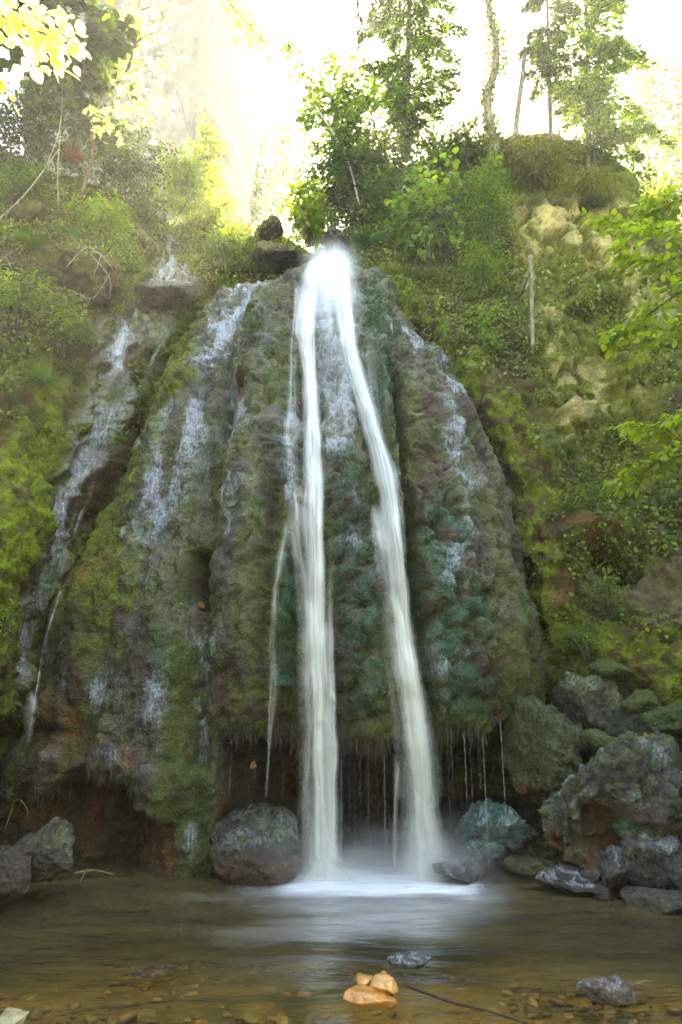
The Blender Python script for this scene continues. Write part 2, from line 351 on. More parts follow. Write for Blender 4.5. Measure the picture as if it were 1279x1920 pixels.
# colours
cB = np.tile(np.array(EARTH)*.75, B.shape[:2]+(1,)); f1 = fbm(PT, 2.2, 5, 41); f2 = fbm(PT, 9, 4, 42); f3 = fbm(PT, 25, 3, 43)
cB = mixc(cB, (.085, .100, .010), sst(-.45, .15, f1+.5*f2)); cB = mixc(cB, DARKM, sst(.1, .5, f2+.4*f3)*.7)
cB = mixc(cB, ORANGE, TM['orange']*sst(-.3, .3, f2)*.75); cB = mixc(cB, (.10, .075, .04), TM['gravel']*.7)
cB = mixc(cB, BRIGHT, np.clip(TM['bright']+TM['topmoss']*.7, 0, 1)*sst(-.5, .2, f2+.3*f1)*.9)
cB = mixc(cB, (.125, .160, .008), TM['mossL']*sst(-.6, .1, f2))
cB = mixc(cB, GREY, TM['streamrock']*sst(-.4, .2, f2)*.8); cB = mixc(cB, EARTH, TM['earth']*.6)
rk = TM['cliff']*sst(-.12, .2, .25*(ID-.5)+.9*fbm(PT, 1.0, 5, 46)+.35*f2-.12-.28*sst(560, 760, PYg))*sst(.01, .06, F2-F1)
cB = mixc(cB, YROCK, rk*.9); cB = mixc(cB, (.15, .11, .045), rk*sst(-.1, .6, f3+f2)*.6)
cB = mixc(cB, (.105, .108, .008), TM['cliff']*(1-rk)*.7)
wet = np.clip(.08+.9*TM['streamrock'], 0, 1)
film = TM['streamrock']*.06+.5*stroke(PXg, PYg, [(205, 770), (176, 860), (140, 980), (105, 1110), (70, 1260)], [14, 13, 11, 9, 7]) + .55*stroke(PXg, PYg, [(318, 470), (324, 500), (310, 530), (270, 555)], [6, 8, 12, 12]) + .9*stroke(PXg, PYg, [(235, 610), (222, 650), (225, 690)], [14, 15, 10])  # rivulets of the left cascade plus painted glints
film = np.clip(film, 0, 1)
# plateau rows running back from the skyline, and a foot running down under the pool
last = PT[-1]; pl = []
for k, (dy, dz) in enumerate([(.3, .0), (.8, -.05), (2, -.1), (5, 0), (12, .3), (30, 0), (60, -1)]):
    q = last.copy(); q[:, 1] += dy; q[:, 2] += dz + .12*fbm(q, 1, 2, 77); 
    zz = 8.0 if k > 3 else None
    if zz: q[:, 2] = q[:, 2]*.4+.6*zz*(0.9)
    pl.append(q)
foot = []
for dz in (.35, .0, -.35, -.9):
    q = PT[0].copy(); q[:, 1] = q[:, 1]-.05*(1-dz) ; q[:, 2] = dz + .08*fbm(q, 2, 2, 78); foot.append(q)
ft = np.stack(foot[::-1]); pt = np.stack(pl)
ALL = np.concatenate([ft, PT, pt]); 
rep = lambda a: np.concatenate([np.repeat(a[:1], 4, 0), a, np.repeat(a[-1:], 7, 0)])
cA, wA, fA = rep(cB), rep(wet), rep(film); cA[:4] = np.array(BROWN)
Fg = gridfaces(*ALL.shape[:2])
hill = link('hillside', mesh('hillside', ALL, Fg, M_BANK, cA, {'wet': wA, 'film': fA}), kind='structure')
Tverts = ALL.reshape(-1, 3); BV_T = BVHTree.FromPolygons(Tverts.tolist(), Fg.tolist())

# ================================================================ THE TUFA DOME the water runs over
_yf = np.array([(-.6, 6.6), (0, 6.45), (.9, 6.3), (1.6, 6.28), (2.5, 6.38), (3.5, 6.58), (4.5, 6.86), (5.5, 7.25), (6.4, 7.75), (7.0, 8.2), (7.35, 8.7), (7.5, 9.3), (7.45, 10.2)])
_pxL = np.array([(440, 552), (480, 540), (505, 500), (520, 450), (550, 400), (620, 352), (720, 295), (850, 243), (1000, 192), (1120, 145), (1250, 100), (1370, 50), (1430, -50), (1600, -110), (1700, -120)], float)
_pxR = np.array([(440, 630), (480, 650), (520, 682), (570, 735), (640, 792), (780, 868), (900, 930), (1050, 992), (1200, 1042), (1260, 1050), (1320, 1030), (1400, 1000), (1600, 990), (1700, 990)], float)
NZ, NT = 580, 480
zz = np.concatenate([np.linspace(-.6, 7.35, NZ-60), 7.35+.12*np.sin(np.linspace(0, 1, 61)[1:]*math.pi/2)])
tt = np.linspace(0, 1, NZ); th = np.linspace(-115, 115, NT)*math.pi/180
Yf = np.interp(zz, _yf[:, 0], _yf[:, 1]); Yf[NZ-60:] = np.interp(np.linspace(0, 1, 60), [0, .3, 1], [Yf[NZ-61], 9.1, 10.2])
bdep = np.interp(zz, [-.6, 2, 5, 7.4], [2.0, 2.0, 1.5, .8]); Ye = Yf + .55*bdep
_, pye = proj(np.stack([zz*0, Ye, zz], -1))
xl = at(np.interp(pye, _pxL[:, 0], _pxL[:, 1]), pye, Ye)[:, 0]; xr = at(np.interp(pye, _pxR[:, 0], _pxR[:, 1]), pye, Ye)[:, 0]
xc, a = (xl+xr)/2, (xr-xl)/2
s = np.sin(th); c = np.cos(th)
X = xc[:, None]+a[:, None]*(np.sign(s)*abs(s)**.9)[None]
Y = (Yf+bdep)[:, None]-bdep[:, None]*(np.sign(c)*abs(c)**.8)[None]
D0 = np.stack([X, Y, np.broadcast_to(zz[:, None], X.shape)], -1)
_q, _ = proj(D0); D0[..., 2] += (.34*np.exp(-((_q-618)/62)**2)-.10*sst(90, 200, np.abs(_q-600)))*sst(6.7, 7.4, zz)[:, None]
DN = gnormals(D0); DN *= np.sign(DN[..., 1:2]*-1+1e-6) if False else 1
mid = DN[NZ//2, NT//2]
if mid[1] > 0: DN = -DN
dpx, dpy = proj(D0)
wpx = dpx + 14*fbm(D0, 2.5, 3, 51); wpy = dpy + 14*fbm(D0, 2.5, 3, 52)
st = lambda pts, w: stroke(wpx, wpy, pts, w)
vert = D0*np.array([1, 1, .3])
d = .15*fbm(vert, 1.1, 4, 61) + .06*fbm(vert, 5, 4, 62) + .07*fbm(D0*np.array([1, 1, .08]), 3.2, 4, 65) + .03*fbm(D0, 6, 3, 63) + .022*fbm(D0, 16, 3, 64)
d += .20*st([(330, 640), (260, 800), (210, 950), (160, 1150), (130, 1330)], [40, 50, 60, 60, 50])
d += .20*st([(500, 560), (480, 800), (460, 1100), (450, 1330)], [30, 45, 50, 50])
d -= .20*st([(430, 640), (400, 850), (370, 1030), (372, 1250), (365, 1420)], [16, 25, 34, 26, 22])
d -= .75*sst(.35, .9, st([(362, 1030), (368, 1080), (366, 1120)], [18, 22, 10]))
d -= .40*sst(.2, 1, stroke(dpx+4*fbm(D0, 5, 2, 9), dpy, [(742, 700), (752, 800), (765, 1000), (780, 1150), (800, 1260), (810, 1400)], [7, 11, 15, 16, 14, 14]))
d += .16*st([(700, 540), (715, 700), (735, 900), (760, 1100)], [22, 12, 12, 12])
d += .14*st([(800, 680), (865, 900), (930, 1200), (960, 1290)], [30, 50, 70, 50])
d -= .10*st([(585, 560), (575, 760), (590, 1000), (600, 1350)], [25, 22, 28, 28])
d += .14*st([(650, 850), (665, 1100), (670, 1300)], [28, 38, 45])
d -= .22*st([(560, 960), (545, 1150), (530, 1400)], 16)

d -= .28*sst(.4, 1, st([(455, 715)], 18))
# big moss cushions (rounded scales, sagging)
zs = np.array([1, 1, .8])
C1, C2, CD = worley((D0+.05*fbm(D0, 4, 2, 71)[..., None])*zs, 7.0, 8)
E1, E2, ED = worley((D0+.03*fbm(D0, 7, 2, 72)[..., None])*zs, 16.0, 9)
cush = sst(.25, .75, st([(620, 860), (650, 1000), (670, 1200), (670, 1380)], [18, 38, 48, 60])+st([(780, 740), (820, 850), (830, 1000), (850, 1200), (880, 1330)], [30, 45, 55, 65, 60])+.8*st([(540, 1050), (535, 1300)], 20))
lump = (1-C1)**1.0
puff = np.sqrt(np.clip(1-(C1/.82)**2, 0, 1)); puf2 = np.sqrt(np.clip(1-(E1/.85)**2, 0, 1))
H1, H2, HD = worley((D0+.12*np.stack([fbm(D0, 2.5, 3, 73), 0*C1, fbm(D0, 2.5, 3, 74)], -1))*np.array([1, 1, .55]), 3.6, 10)
smooth_ = sst(.3, .8, st([(940, 1000), (1000, 1250)], [50, 70])+st([(320, 1180), (330, 1300)], [50, 60]))
d += (.008+.12*cush)*(puff-.5)*(1-.6*smooth_) + .018*(puf2-.4)*(1-.5*smooth_) + (1-cush)*(1-.8*smooth_)*(.035*(HD-.5)-.03*(1-sst(0, .22, H2-H1)))
# overhang above the pool: recess from the lip down
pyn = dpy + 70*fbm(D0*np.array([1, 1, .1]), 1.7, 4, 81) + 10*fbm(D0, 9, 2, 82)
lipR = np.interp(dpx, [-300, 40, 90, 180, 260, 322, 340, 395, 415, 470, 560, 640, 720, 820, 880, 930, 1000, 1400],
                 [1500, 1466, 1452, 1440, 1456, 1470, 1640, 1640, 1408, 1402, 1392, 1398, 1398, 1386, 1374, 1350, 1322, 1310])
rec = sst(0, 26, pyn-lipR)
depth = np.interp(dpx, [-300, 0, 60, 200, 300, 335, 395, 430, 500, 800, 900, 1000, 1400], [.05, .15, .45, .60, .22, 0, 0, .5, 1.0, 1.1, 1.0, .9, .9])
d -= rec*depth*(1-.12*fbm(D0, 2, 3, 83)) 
d += .16*st([(290, 1470), (280, 1560), (290, 1640)], [34, 40, 40]) + .12*st([(150, 1560), (130, 1640)], [50, 60])
d -= .4*sst(.4, 1, st([(215, 1505)], 26))
Dm = D0 + DN*d[..., None]
# the recess sinks straight back rather than along the leaning normal
dpx2, dpy2 = proj(Dm)
g1 = fbm(Dm, 2.2, 5, 91); g2 = fbm(Dm, 8, 4, 92); g3 = fbm(Dm, 26, 3, 93); gv = fbm(Dm*np.array([1, 1, .22]), 5, 4, 94)
cD = np.tile(np.array(BROWN), D0.shape[:2]+(1,)); cD = mixc(cD, GREY, sst(-.1, .6, gv+.3*g3)*.6)
cD = mixc(cD, (.085, .046, .022), sst(-.05, .4, fbm(Dm, 4, 4, 99))*.7)
cD = mixc(cD, OLIVE, sst(-.25, .2, g1*.5+g2*.7+.12)*.85)
cD = mixc(cD, DARKM, sst(.1, .5, g2+.5*g3)*.55)
soil_shade = (1-puff)*.6+(1-sst(0, .2, H2-H1))*.2*(1-cush); cD = mixc(cD, (.030, .018, .010), sst(.25, .8, soil_shade+.3*g3)*.75)  # brown soil in the gaps, made darker to put crevice shade into colour
br = st([(330, 640), (300, 700), (240, 850), (215, 950), (190, 1020), (130, 1160)], [30, 42, 50, 50, 42, 26])+.8*st([(390, 560), (345, 680), (310, 760)], [10, 14, 18])+.55*st([(240, 1040), (210, 1200)], [50, 40])+.5*st([(620, 520), (700, 520), (800, 600), (880, 700)], [0.1, 20, 24, 20])
cD = mixc(cD, BRIGHT, sst(.25, .8, br+.35*g2)*sst(-.6, .1, g2+.3*g3)*.85)
gr = st([(330, 1120), (320, 1250), (350, 1400), (360, 1580)], [30, 50, 55, 40])+st([(960, 1150), (1000, 1270)], [60, 60])*.6+st([(480, 950), (500, 1100)], [40, 50])*.7+st([(490, 620), (530, 700)], [30, 20])
cD = mixc(cD, (.050, .076, .012), sst(.2, .8, gr)*sst(-.6, .1, g2)*.85)
te = st([(690, 560), (720, 700), (700, 820)], [25, 40, 18])+st([(760, 560), (820, 700)], [30, 25])*.8+st([(640, 850), (660, 1000), (680, 1300)], [40, 50, 60])*.85+st([(820, 950), (830, 1100), (860, 1300)], [40, 60, 60])+st([(545, 1050), (535, 1280)], [26, 30])
cD = mixc(cD, TEAL, sst(.3, .9, te)*sst(-.45, .25, g2+.9*(puff-.6))*.85)
cD = mixc(cD, (.05, .10, .03), sst(.3, .9, st([(700, 590), (690, 640)], [22, 22])+st([(880, 1330), (850, 1280)], [35, 35])*.6)*.7)
cD = mixc(cD, (.075, .045, .028), sst(.25, .9, st([(800, 800), (820, 900)], [40, 45]))*sst(.5, .3, lump)*.8*cush)
og = st([(125, 1170), (100, 1290), (120, 1400), (240, 1420)], [34, 50, 60, 44])+st([(240, 1040), (150, 1130)], [18, 22])*.8+st([(455, 715)], 20)
cD = mixc(cD, ORANGE, sst(.25, .9, og)*sst(-.35, .25, g2)*.8)
stk = fbm(Dm*np.array([1, 1, .07]), 6, 4, 97); cD = mixc(cD, (.026, .019, .011), sst(.12, .55, stk)*.65); cD = mixc(cD, (.085, .090, .022), sst(.1, .5, -stk)*.5*(1-cush))
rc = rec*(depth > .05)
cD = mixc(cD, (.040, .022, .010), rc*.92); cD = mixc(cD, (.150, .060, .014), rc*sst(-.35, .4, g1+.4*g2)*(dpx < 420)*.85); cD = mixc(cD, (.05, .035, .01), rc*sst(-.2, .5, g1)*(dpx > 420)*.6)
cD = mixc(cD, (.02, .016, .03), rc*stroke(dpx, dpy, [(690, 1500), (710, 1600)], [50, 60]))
wetD = np.clip(.52+.35*gv+.4*sst(.2, .8, st([(480, 520), (420, 600), (370, 750), (300, 900), (280, 1050)], [30, 40, 45, 45, 40])), .1, 1)*(1-.6*sst(.25, .8, br))
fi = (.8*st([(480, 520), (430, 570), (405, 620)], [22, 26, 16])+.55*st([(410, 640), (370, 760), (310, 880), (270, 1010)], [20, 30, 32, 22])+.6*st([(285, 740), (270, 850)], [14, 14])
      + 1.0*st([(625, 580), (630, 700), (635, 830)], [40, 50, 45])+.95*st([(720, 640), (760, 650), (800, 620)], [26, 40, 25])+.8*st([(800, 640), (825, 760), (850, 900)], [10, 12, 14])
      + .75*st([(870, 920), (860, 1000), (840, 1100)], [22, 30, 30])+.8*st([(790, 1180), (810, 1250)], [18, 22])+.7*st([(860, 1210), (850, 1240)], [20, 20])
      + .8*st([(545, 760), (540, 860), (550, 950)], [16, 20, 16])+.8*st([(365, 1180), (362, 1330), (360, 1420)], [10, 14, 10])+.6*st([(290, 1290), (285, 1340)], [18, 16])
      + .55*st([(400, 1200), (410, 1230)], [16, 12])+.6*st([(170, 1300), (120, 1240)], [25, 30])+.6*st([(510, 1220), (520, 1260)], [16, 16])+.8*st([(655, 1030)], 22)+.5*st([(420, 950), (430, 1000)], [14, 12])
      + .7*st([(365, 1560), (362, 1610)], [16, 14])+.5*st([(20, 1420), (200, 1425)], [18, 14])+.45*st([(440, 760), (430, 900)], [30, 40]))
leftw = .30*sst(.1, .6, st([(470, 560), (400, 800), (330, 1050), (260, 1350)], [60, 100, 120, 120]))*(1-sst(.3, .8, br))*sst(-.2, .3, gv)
film_glintD = np.clip(fi+leftw, 0, 1)*(1-rc)*(.35+.65*sst(-.35, .25, gv+.5*g2))  # running water plus sky glints and sheen painted into the dome colour
FD = gridfaces(NZ, NT)
dome = link('rock_dome', mesh('rock_dome', Dm, FD, M_TUFA, cD, {'wet': wetD, 'film': film_glintD}), kind='structure')
BV_D = BVHTree.FromPolygons(Dm.reshape(-1, 3).tolist(), FD.tolist())
def hit(px, py, both=True):
    o = Vector(CAM); dd = Vector(at(px, py, 10.)-CAM).normalized(); best = None
    for bv in (BV_D, BV_T):
        r = bv.ray_cast(o, dd)
        if r[0] is not None and (best is None or r[3] < best[3]): best = r
    return best
def hitY(px, py, default=9.):
    r = hit(px, py); return r[0].y if r else default

# ================================================================ POOL
m, n, l = newmat('pool_water'); fo = N_(n, 'ShaderNodeAttribute', attribute_name='foam')
tc = N_(n, 'ShaderNodeTexCoord'); mp = N_(n, 'ShaderNodeMapping'); mp.inputs['Scale'].default_value = (.55, 1.6, 1); l.new(tc.outputs['Object'], mp.inputs[0])
n1 = N_(n, 'ShaderNodeTexNoise'); n1.inputs['Scale'].default_value = 3.2; n1.inputs['Detail'].default_value = 4; l.new(mp.outputs[0], n1.inputs[0])
n2 = N_(n, 'ShaderNodeTexNoise'); n2.inputs['Scale'].default_value = 9; n2.inputs['Detail'].default_value = 3; l.new(mp.outputs[0], n2.inputs[0])
bm = N_(n, 'ShaderNodeBump'); bm.inputs['Strength'].default_value = .8; bm.inputs['Distance'].default_value = .08; l.new(n1.outputs[0], bm.inputs['Height'])
g = N_(n, 'ShaderNodeBsdfGlossy'); g.inputs['Roughness'].default_value = .14; l.new(bm.outputs[0], g.inputs['Normal'])
g.inputs['Color'].default_value = (.9, .93, 1, 1)
tr = N_(n, 'ShaderNodeBsdfTransparent'); tr.inputs[0].default_value = (.88, .79, .56, 1)
df = N_(n, 'ShaderNodeBsdfDiffuse'); df.inputs[0].default_value = (.145, .112, .045, 1)
murk = N_(n, 'ShaderNodeMixShader'); l.new(tr.outputs[0], murk.inputs[1]); l.new(df.outputs[0], murk.inputs[2])
mk = N_(n, 'ShaderNodeAttribute', attribute_name='murk'); l.new(mk.outputs['Fac'], murk.inputs[0])
fr = N_(n, 'ShaderNodeFresnel'); fr.inputs[0].default_value = 1.33; l.new(bm.outputs[0], fr.inputs['Normal'])
mx = N_(n, 'ShaderNodeMixShader'); l.new(fr.outputs[0], mx.inputs[0]); l.new(murk.outputs[0], mx.inputs[1]); l.new(g.outputs[0], mx.inputs[2])
fd = N_(n, 'ShaderNodeBsdfDiffuse'); fd.inputs[0].default_value = (.70, .73, .78, 1)
fk = math_(n, l, 'MULTIPLY', fo.outputs['Fac'], maprange(n, l, n2.outputs[0], .3, .6, .75, 1.0))
mx2 = N_(n, 'ShaderNodeMixShader'); l.new(fk, mx2.inputs[0]); l.new(mx.outputs[0], mx2.inputs[1]); l.new(fd.outputs[0], mx2.inputs[2])
o = N_(n, 'ShaderNodeOutputMaterial'); l.new(mx2.outputs[0], o.inputs[0]); M_WATER = m
gx, gy = np.meshgrid(np.linspace(-9, 9, 300), np.concatenate([np.linspace(-4, 3.4, 20)[:-1], np.linspace(3.4, 7.6, 260)]))
W = np.stack([gx, gy, gx*0], -1); wx, wy = proj(W)
rip = .012*fbm(W*np.array([.8, 1.8, 1]), 1.6, 3, 101); W[..., 2] = rip
wn_ = fbm(W*np.array([.5, 1.7, 1]), 2.2, 4, 103)
foam = .9*stroke(wx, wy, [(560, 1648), (640, 1644), (740, 1650), (850, 1656)], [15, 20, 14, 13])+.62*stroke(wx, wy, [(540, 1662), (640, 1664), (780, 1660), (880, 1668)], [22, 30, 26, 18])*(.75+.7*wn_)
foam += .17*stroke(wx, wy, [(470, 1665), (640, 1700), (820, 1690), (920, 1680)], [30, 55, 55, 30])*(.8+1.0*wn_) + .08*sst(.05, .7, wn_)*stroke(wx, wy, [(420, 1700), (600, 1740), (760, 1730)], [60, 80, 60])
foam = np.clip(foam, 0, .95)
murk_ = np.clip(np.interp(wy, [1640, 1700, 1780, 1900], [.55, .42, .22, .04])+.15*wn_, 0.05, .9)
pool = link('pool_water', mesh('pool_water', W, gridfaces(*W.shape[:2]), M_WATER, None, {'foam': foam, 'murk': murk_}), kind='structure')
gx, gy = np.meshgrid(np.linspace(-9, 9, 300), np.concatenate([np.linspace(-4, 3, 20)[:-1], np.linspace(3, 9, 200)]))
Bd = np.stack([gx, gy, gx*0], -1); dep = np.interp(gy, [-4, 3.4, 4.6, 6, 9], [-.02, -.10, -.22, -.5, -.6])
Bd[..., 2] = dep + .05*fbm(Bd, 1.2, 4, 111)
cb = np.tile(np.array((.24, .17, .065)), gx.shape+(1,)); cb = mixc(cb, (.13, .12, .05), sst(-.2, .3, fbm(Bd, 1.1, 4, 112))); cb = mixc(cb, (.32, .21, .08), sst(.0, .5, fbm(Bd, 2.7, 4, 113))*.7)
bed = link('pool_bed', mesh('pool_bed', Bd, gridfaces(*Bd.shape[:2]), M_STONE, cb, {'wet': gx*0+.4, 'film': gx*0}), kind='structure')
# unseen slope added behind and beside the camera, blocking low sky and bouncing green light
ph = np.linspace(math.radians(150), math.radians(390), 140); hh = np.linspace(0, 1, 60)
PHs, HH = np.meshgrid(ph, hh); rr_ = 7.5+9*HH; Gs = np.stack([rr_*np.cos(PHs), 1.0+rr_*np.sin(PHs), -.7+10.5*HH*(1-.55*sst(.0, .5, np.abs(PHs-math.radians(270))/math.radians(120)-.62))], -1)
Gs = Gs+np.stack([fbm(Gs, .4, 4, 151), fbm(Gs, .4, 4, 152), fbm(Gs, .5, 4, 153)], -1)*.9
gcol = mixc(np.tile(np.array((.075, .10, .02)), PHs.shape+(1,)), EARTH, sst(-.1, .4, fbm(Gs, .8, 4, 154)))
link('unseen_slope', mesh('unseen_slope', Gs, gridfaces(*Gs.shape[:2]), M_BANK, gcol, {'wet': PHs*0, 'film': PHs*0}), kind='structure')
# wide ground under everything
gg = np.array([(-65, -35, -.95), (65, -35, -.95), (65, 85, -.95), (-65, 85, -.95)], float)
gc = np.tile(np.array((.06, .06, .03)), (4, 1))
link('ground', mesh('ground', gg, np.array([[0, 1, 2, 3]]), M_BANK, gc, {'wet': np.zeros(4), 'film': np.zeros(4)}), kind='structure')
# ================================================================ ROCKS one by one
_ico = {}
def ico(sub):
    if sub not in _ico:
        import bmesh
        b = bmesh.new(); bmesh.ops.create_icosphere(b, subdivisions=sub, radius=1)
        _ico[sub] = (np.array([v.co[:] for v in b.verts]), np.array([[v.index for v in f.verts] for f in b.faces])); b.free()
    return _ico[sub]
def rock_data(size, seed, sub=5, cuts=9, rough=.05, base=GREY, moss=0., mosscol=OLIVE, orange=0., cav=None, blend=.97, film=0., round_=0.0):
    rs = np.random.RandomState(seed); V, Fc = ico(sub); V = V.copy()
    for k in range(cuts):
        nn = unit(rs.normal(size=3)*np.array([1, 1, .9])); dd = rs.uniform(.42, .80)+round_
        e = V@nn-dd; V -= nn[None]*(np.maximum(e, 0)*blend)[:, None]
    V = V*np.array(size)
    s = min(size); Nr = unit(V/np.array(size)**2)
    off = seed*3.7
    P = V+off
    fw1, fw2, fid = worley(P+.15*s*fbm(P, 2.5/s, 2, seed+3)[:, None], 2.6/s, seed+2)
    V = V+Nr*(rough*s*(2.8*(fid-.5)*sst(0, .15, fw2-fw1)+2.2*fbm(P, 1.1/s, 4, seed)+1.5*fbm(P, 3.5/s, 4, seed+1)+1.0*np.abs(fbm(P, 9/s, 4, seed+2))))[:, None]
    c1, c2, cid = worley(P+.1*s*fbm(P, 2/s, 2, seed)[:, None], 1.3/s, seed)
    V -= Nr*(rough*s*1.4*(1-sst(0, .12, c2-c1)))[:, None]
    if cav is not None:
        (cx, cy, cz), cr, cd = cav; q = np.array([cx, cy, cz])*np.array(size)
        k = np.exp(-(((V-q)/np.array(cr))**2).sum(-1)**1.6); V = V+np.array([0, 1, .05])*(k*cd)[:, None]
    C = np.tile(np.array(base)*(np.array([.40, .32, .22]) if base[0] < .2 else .8), (len(V), 1)); n1 = fbm(P, 2.2/s, 4, seed+5); n2 = fbm(P, 8/s, 4, seed+6)
    C = C*(1+.35*n1[:, None]); C = mixc(C, (base[0]*1.4, base[1]*1.1, base[2]*.8), sst(0, .5, n2)*.5)
    if orange: C = mixc(C, ORANGE, sst(.3, -.4, Nr[:, 2]+.4*n1)*orange)
    if moss: C = mixc(C, mosscol, sst(.6-moss, .9-moss, Nr[:, 2]*.45+.45*n1+.6*n2+.28)*.9)
    if cav is not None: C = mixc(C, (.11, .05, .018), np.clip(k*1.5, 0, 1)*.9)
    fl = (film*1.1+.14)*sst(-.2, .5, Nr[:, 2])*sst(-.4, .2, n1)  # glint streaks painted onto faces that look up
    return V, Fc, C, fl
def tufts(V, Fc, C, n, rs, L=.022):
    g_ = sst(1.0, 1.35, C[:, 1]/np.maximum(C[:, 0], 1e-4))[Fc].mean(1); a_, b_, c_ = V[Fc[:, 0]], V[Fc[:, 1]], V[Fc[:, 2]]; cr = np.cross(b_-a_, c_-a_); ar = np.linalg.norm(cr, axis=1)
    w_ = (g_+.03)*ar; i = rs.choice(len(Fc), n, p=w_/w_.sum()); r_ = rs.rand(n, 2); r_[r_.sum(1) > 1] = 1-r_[r_.sum(1) > 1]
    P = a_[i]+(b_-a_)[i]*r_[:, :1]+(c_-a_)[i]*r_[:, 1:]; Nn = unit(cr)[i]; Lk = L*rs.uniform(.5, 1.3, n)
    v, f = leaves2(P-Nn*.003, Nn*.6+np.array([0, 0, -.5])+rs.normal(size=(n, 3))*.45, Nn+rs.normal(size=(n, 3))*.5, Lk, Lk*.42)
    return mesh('moss', v, f, M_MOSS, np.repeat(C[Fc[i, 0]]*rs.uniform(.6, 1.9, (n, 1)), 4, 0))
def rock(name, label, px, py, Y, w, h, dep=None, rot=0., group=None, mat=None, wet=.7, cat='rock', tilt=0., **kw):
    """rock whose centre is seen at (px,py), w x h photo pixels across"""
    c = at(px, py, Y); sx = px2m(w, Y, py)/2; sz = px2m(h, Y, py)/2; sy = dep if dep else (sx+sz)/2
    V, Fc, C, fl = rock_data((sx, sy, sz), **kw)
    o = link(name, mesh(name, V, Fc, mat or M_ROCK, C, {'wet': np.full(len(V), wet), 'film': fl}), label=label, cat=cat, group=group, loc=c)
    o.rotation_euler = (0, tilt, rot)
    if kw.get('moss', 0) >= .3: link('moss', tufts(V, Fc, C, int(min(6000, w*h*.11)), np.random.RandomState(kw['seed'])), o, kind='stuff')
    return o
G_R = 'rocks on the right bank'
rock('boulder', 'round wet brown boulder in the pool, water veiling it beside the left stream', 488, 1592, 6.42, 182, 140, .42, seed=14, cuts=7, rough=.04, base=(.055, .034, .018), moss=.12, mosscol=(.05, .07, .02), orange=.45, wet=1., film=.25, round_=.2)
rock('angular_rock', 'sharp grey-brown rock leaning on the left shore', 84, 1602, 5.75, 150, 118, .35, tilt=.42, seed=26, cuts=14, rough=.045, base=(.10, .075, .055), moss=.1, wet=1., film=.2)
rock('shore_rock', 'low grey rock cut by the left picture edge on the shore', 8, 1650, 5.45, 150, 110, .35, seed=5, cuts=9, rough=.05, base=(.11, .09, .075), wet=.7, tilt=.35)
rock('mossy_block', 'hanging moss-covered tufa block right of the dome foot', 1000, 1420, 6.75, 160, 215, .42, seed=31, cuts=6, rough=.05, base=(.06, .045, .025), moss=.75, mosscol=(.055, .07, .02), orange=.4, wet=.4, sub=6, tilt=-.15)
rock('tufa_boulder', 'large wet tufa boulder with an orange hollow in its front', 1140, 1520, 6.35, 300, 270, .5, seed=44, cuts=7, rough=.09, base=(.07, .055, .042), moss=.40, mosscol=(.06, .08, .02), orange=.6, cav=((-.26, -.8, -.12), (.2, .5, .22), .4), wet=.8, film=.55, sub=6, round_=.05)
rock('grey_rock', 'bare purple-grey rock at the foot of the mossy slope', 1112, 1320, 7.0, 165, 112, .4, seed=52, cuts=12, rough=.07, base=(.11, .095, .09), moss=.32, mosscol=(.08, .10, .012), wet=.9, tilt=.3, film=.25)
rock('grey_rock', 'grey rock with a brown underside above the tufa boulder', 1225, 1418, 6.35, 120, 90, .3, seed=57, cuts=12, rough=.05, base=(.13, .12, .12), orange=.6, moss=.05, wet=.7, tilt=.2, film=.2)
rock('ledge_rock', 'flat teal-mossed ledge left of the orange hollow', 930, 1545, 6.6, 175, 75, .35, seed=61, cuts=6, rough=.08, base=(.05, .06, .045), moss=.7, mosscol=TEAL, wet=.7, film=.5)
rock('ledge_rock', 'small teal-mossed lump below the mossy ledge', 902, 1590, 6.5, 80, 38, .2, seed=63, cuts=6, rough=.08, base=(.05, .06, .045), moss=.6, mosscol=TEAL, wet=.7, film=.3)
rock('splash_rock', 'half-drowned rock in the spray right of the right stream', 855, 1632, 6.35, 110, 62, .3, seed=66, cuts=7, rough=.03, base=(.10, .10, .09), wet=.8, film=.4)
rock('wet_rock', 'shiny upright wet rock below the large tufa boulder', 1205, 1590, 5.95, 125, 125, .3, seed=71, cuts=10, rough=.06, base=(.085, .075, .07), moss=.12, wet=1., film=.6, tilt=.2)
rock('wet_rock', 'green mossy lump resting above the shiny upright rock', 1185, 1552, 6.0, 85, 50, .22, seed=73, cuts=5, rough=.05, base=DARKM, moss=.8, mosscol=(.035, .065, .025), wet=.4)
rock('wet_rock', 'shiny wet rock lying left of the upright one', 1150, 1625, 5.85, 90, 70, .25, seed=75, cuts=9, rough=.06, base=(.08, .075, .075), wet=1., film=.3)
rock('wet_rock', 'flat wet slab reaching left into the pool', 1072, 1652, 5.95, 135, 42, .3, seed=77, cuts=9, rough=.06, base=(.085, .075, .07), wet=1., film=.55)
rock('wet_rock', 'smallest wet stone in front of the flat slab', 1130, 1672, 5.75, 36, 28, .1, sub=4, seed=78, cuts=9, rough=.06, base=(.075, .07, .07), wet=1.)
rock('wet_rock', 'dark wet rock at the right picture edge above the shore slab', 1268, 1640, 5.8, 90, 80, .3, seed=79, cuts=9, rough=.06, base=(.07, .065, .065), wet=.95, film=.2)
rock('shore_slab', 'low grey slab on the shore at the right picture edge', 1255, 1690, 5.55, 170, 55, .35, seed=81, cuts=10, rough=.05, base=(.12, .11, .105), wet=.8, tilt=.06)
rock('bank_rock', 'dark rock in the shade under the right mossy slope', 1075, 1610, 6.7, 260, 110, .45, seed=83, cuts=7, rough=.08, base=(.06, .035, .018), orange=.5, moss=.2, wet=.5)
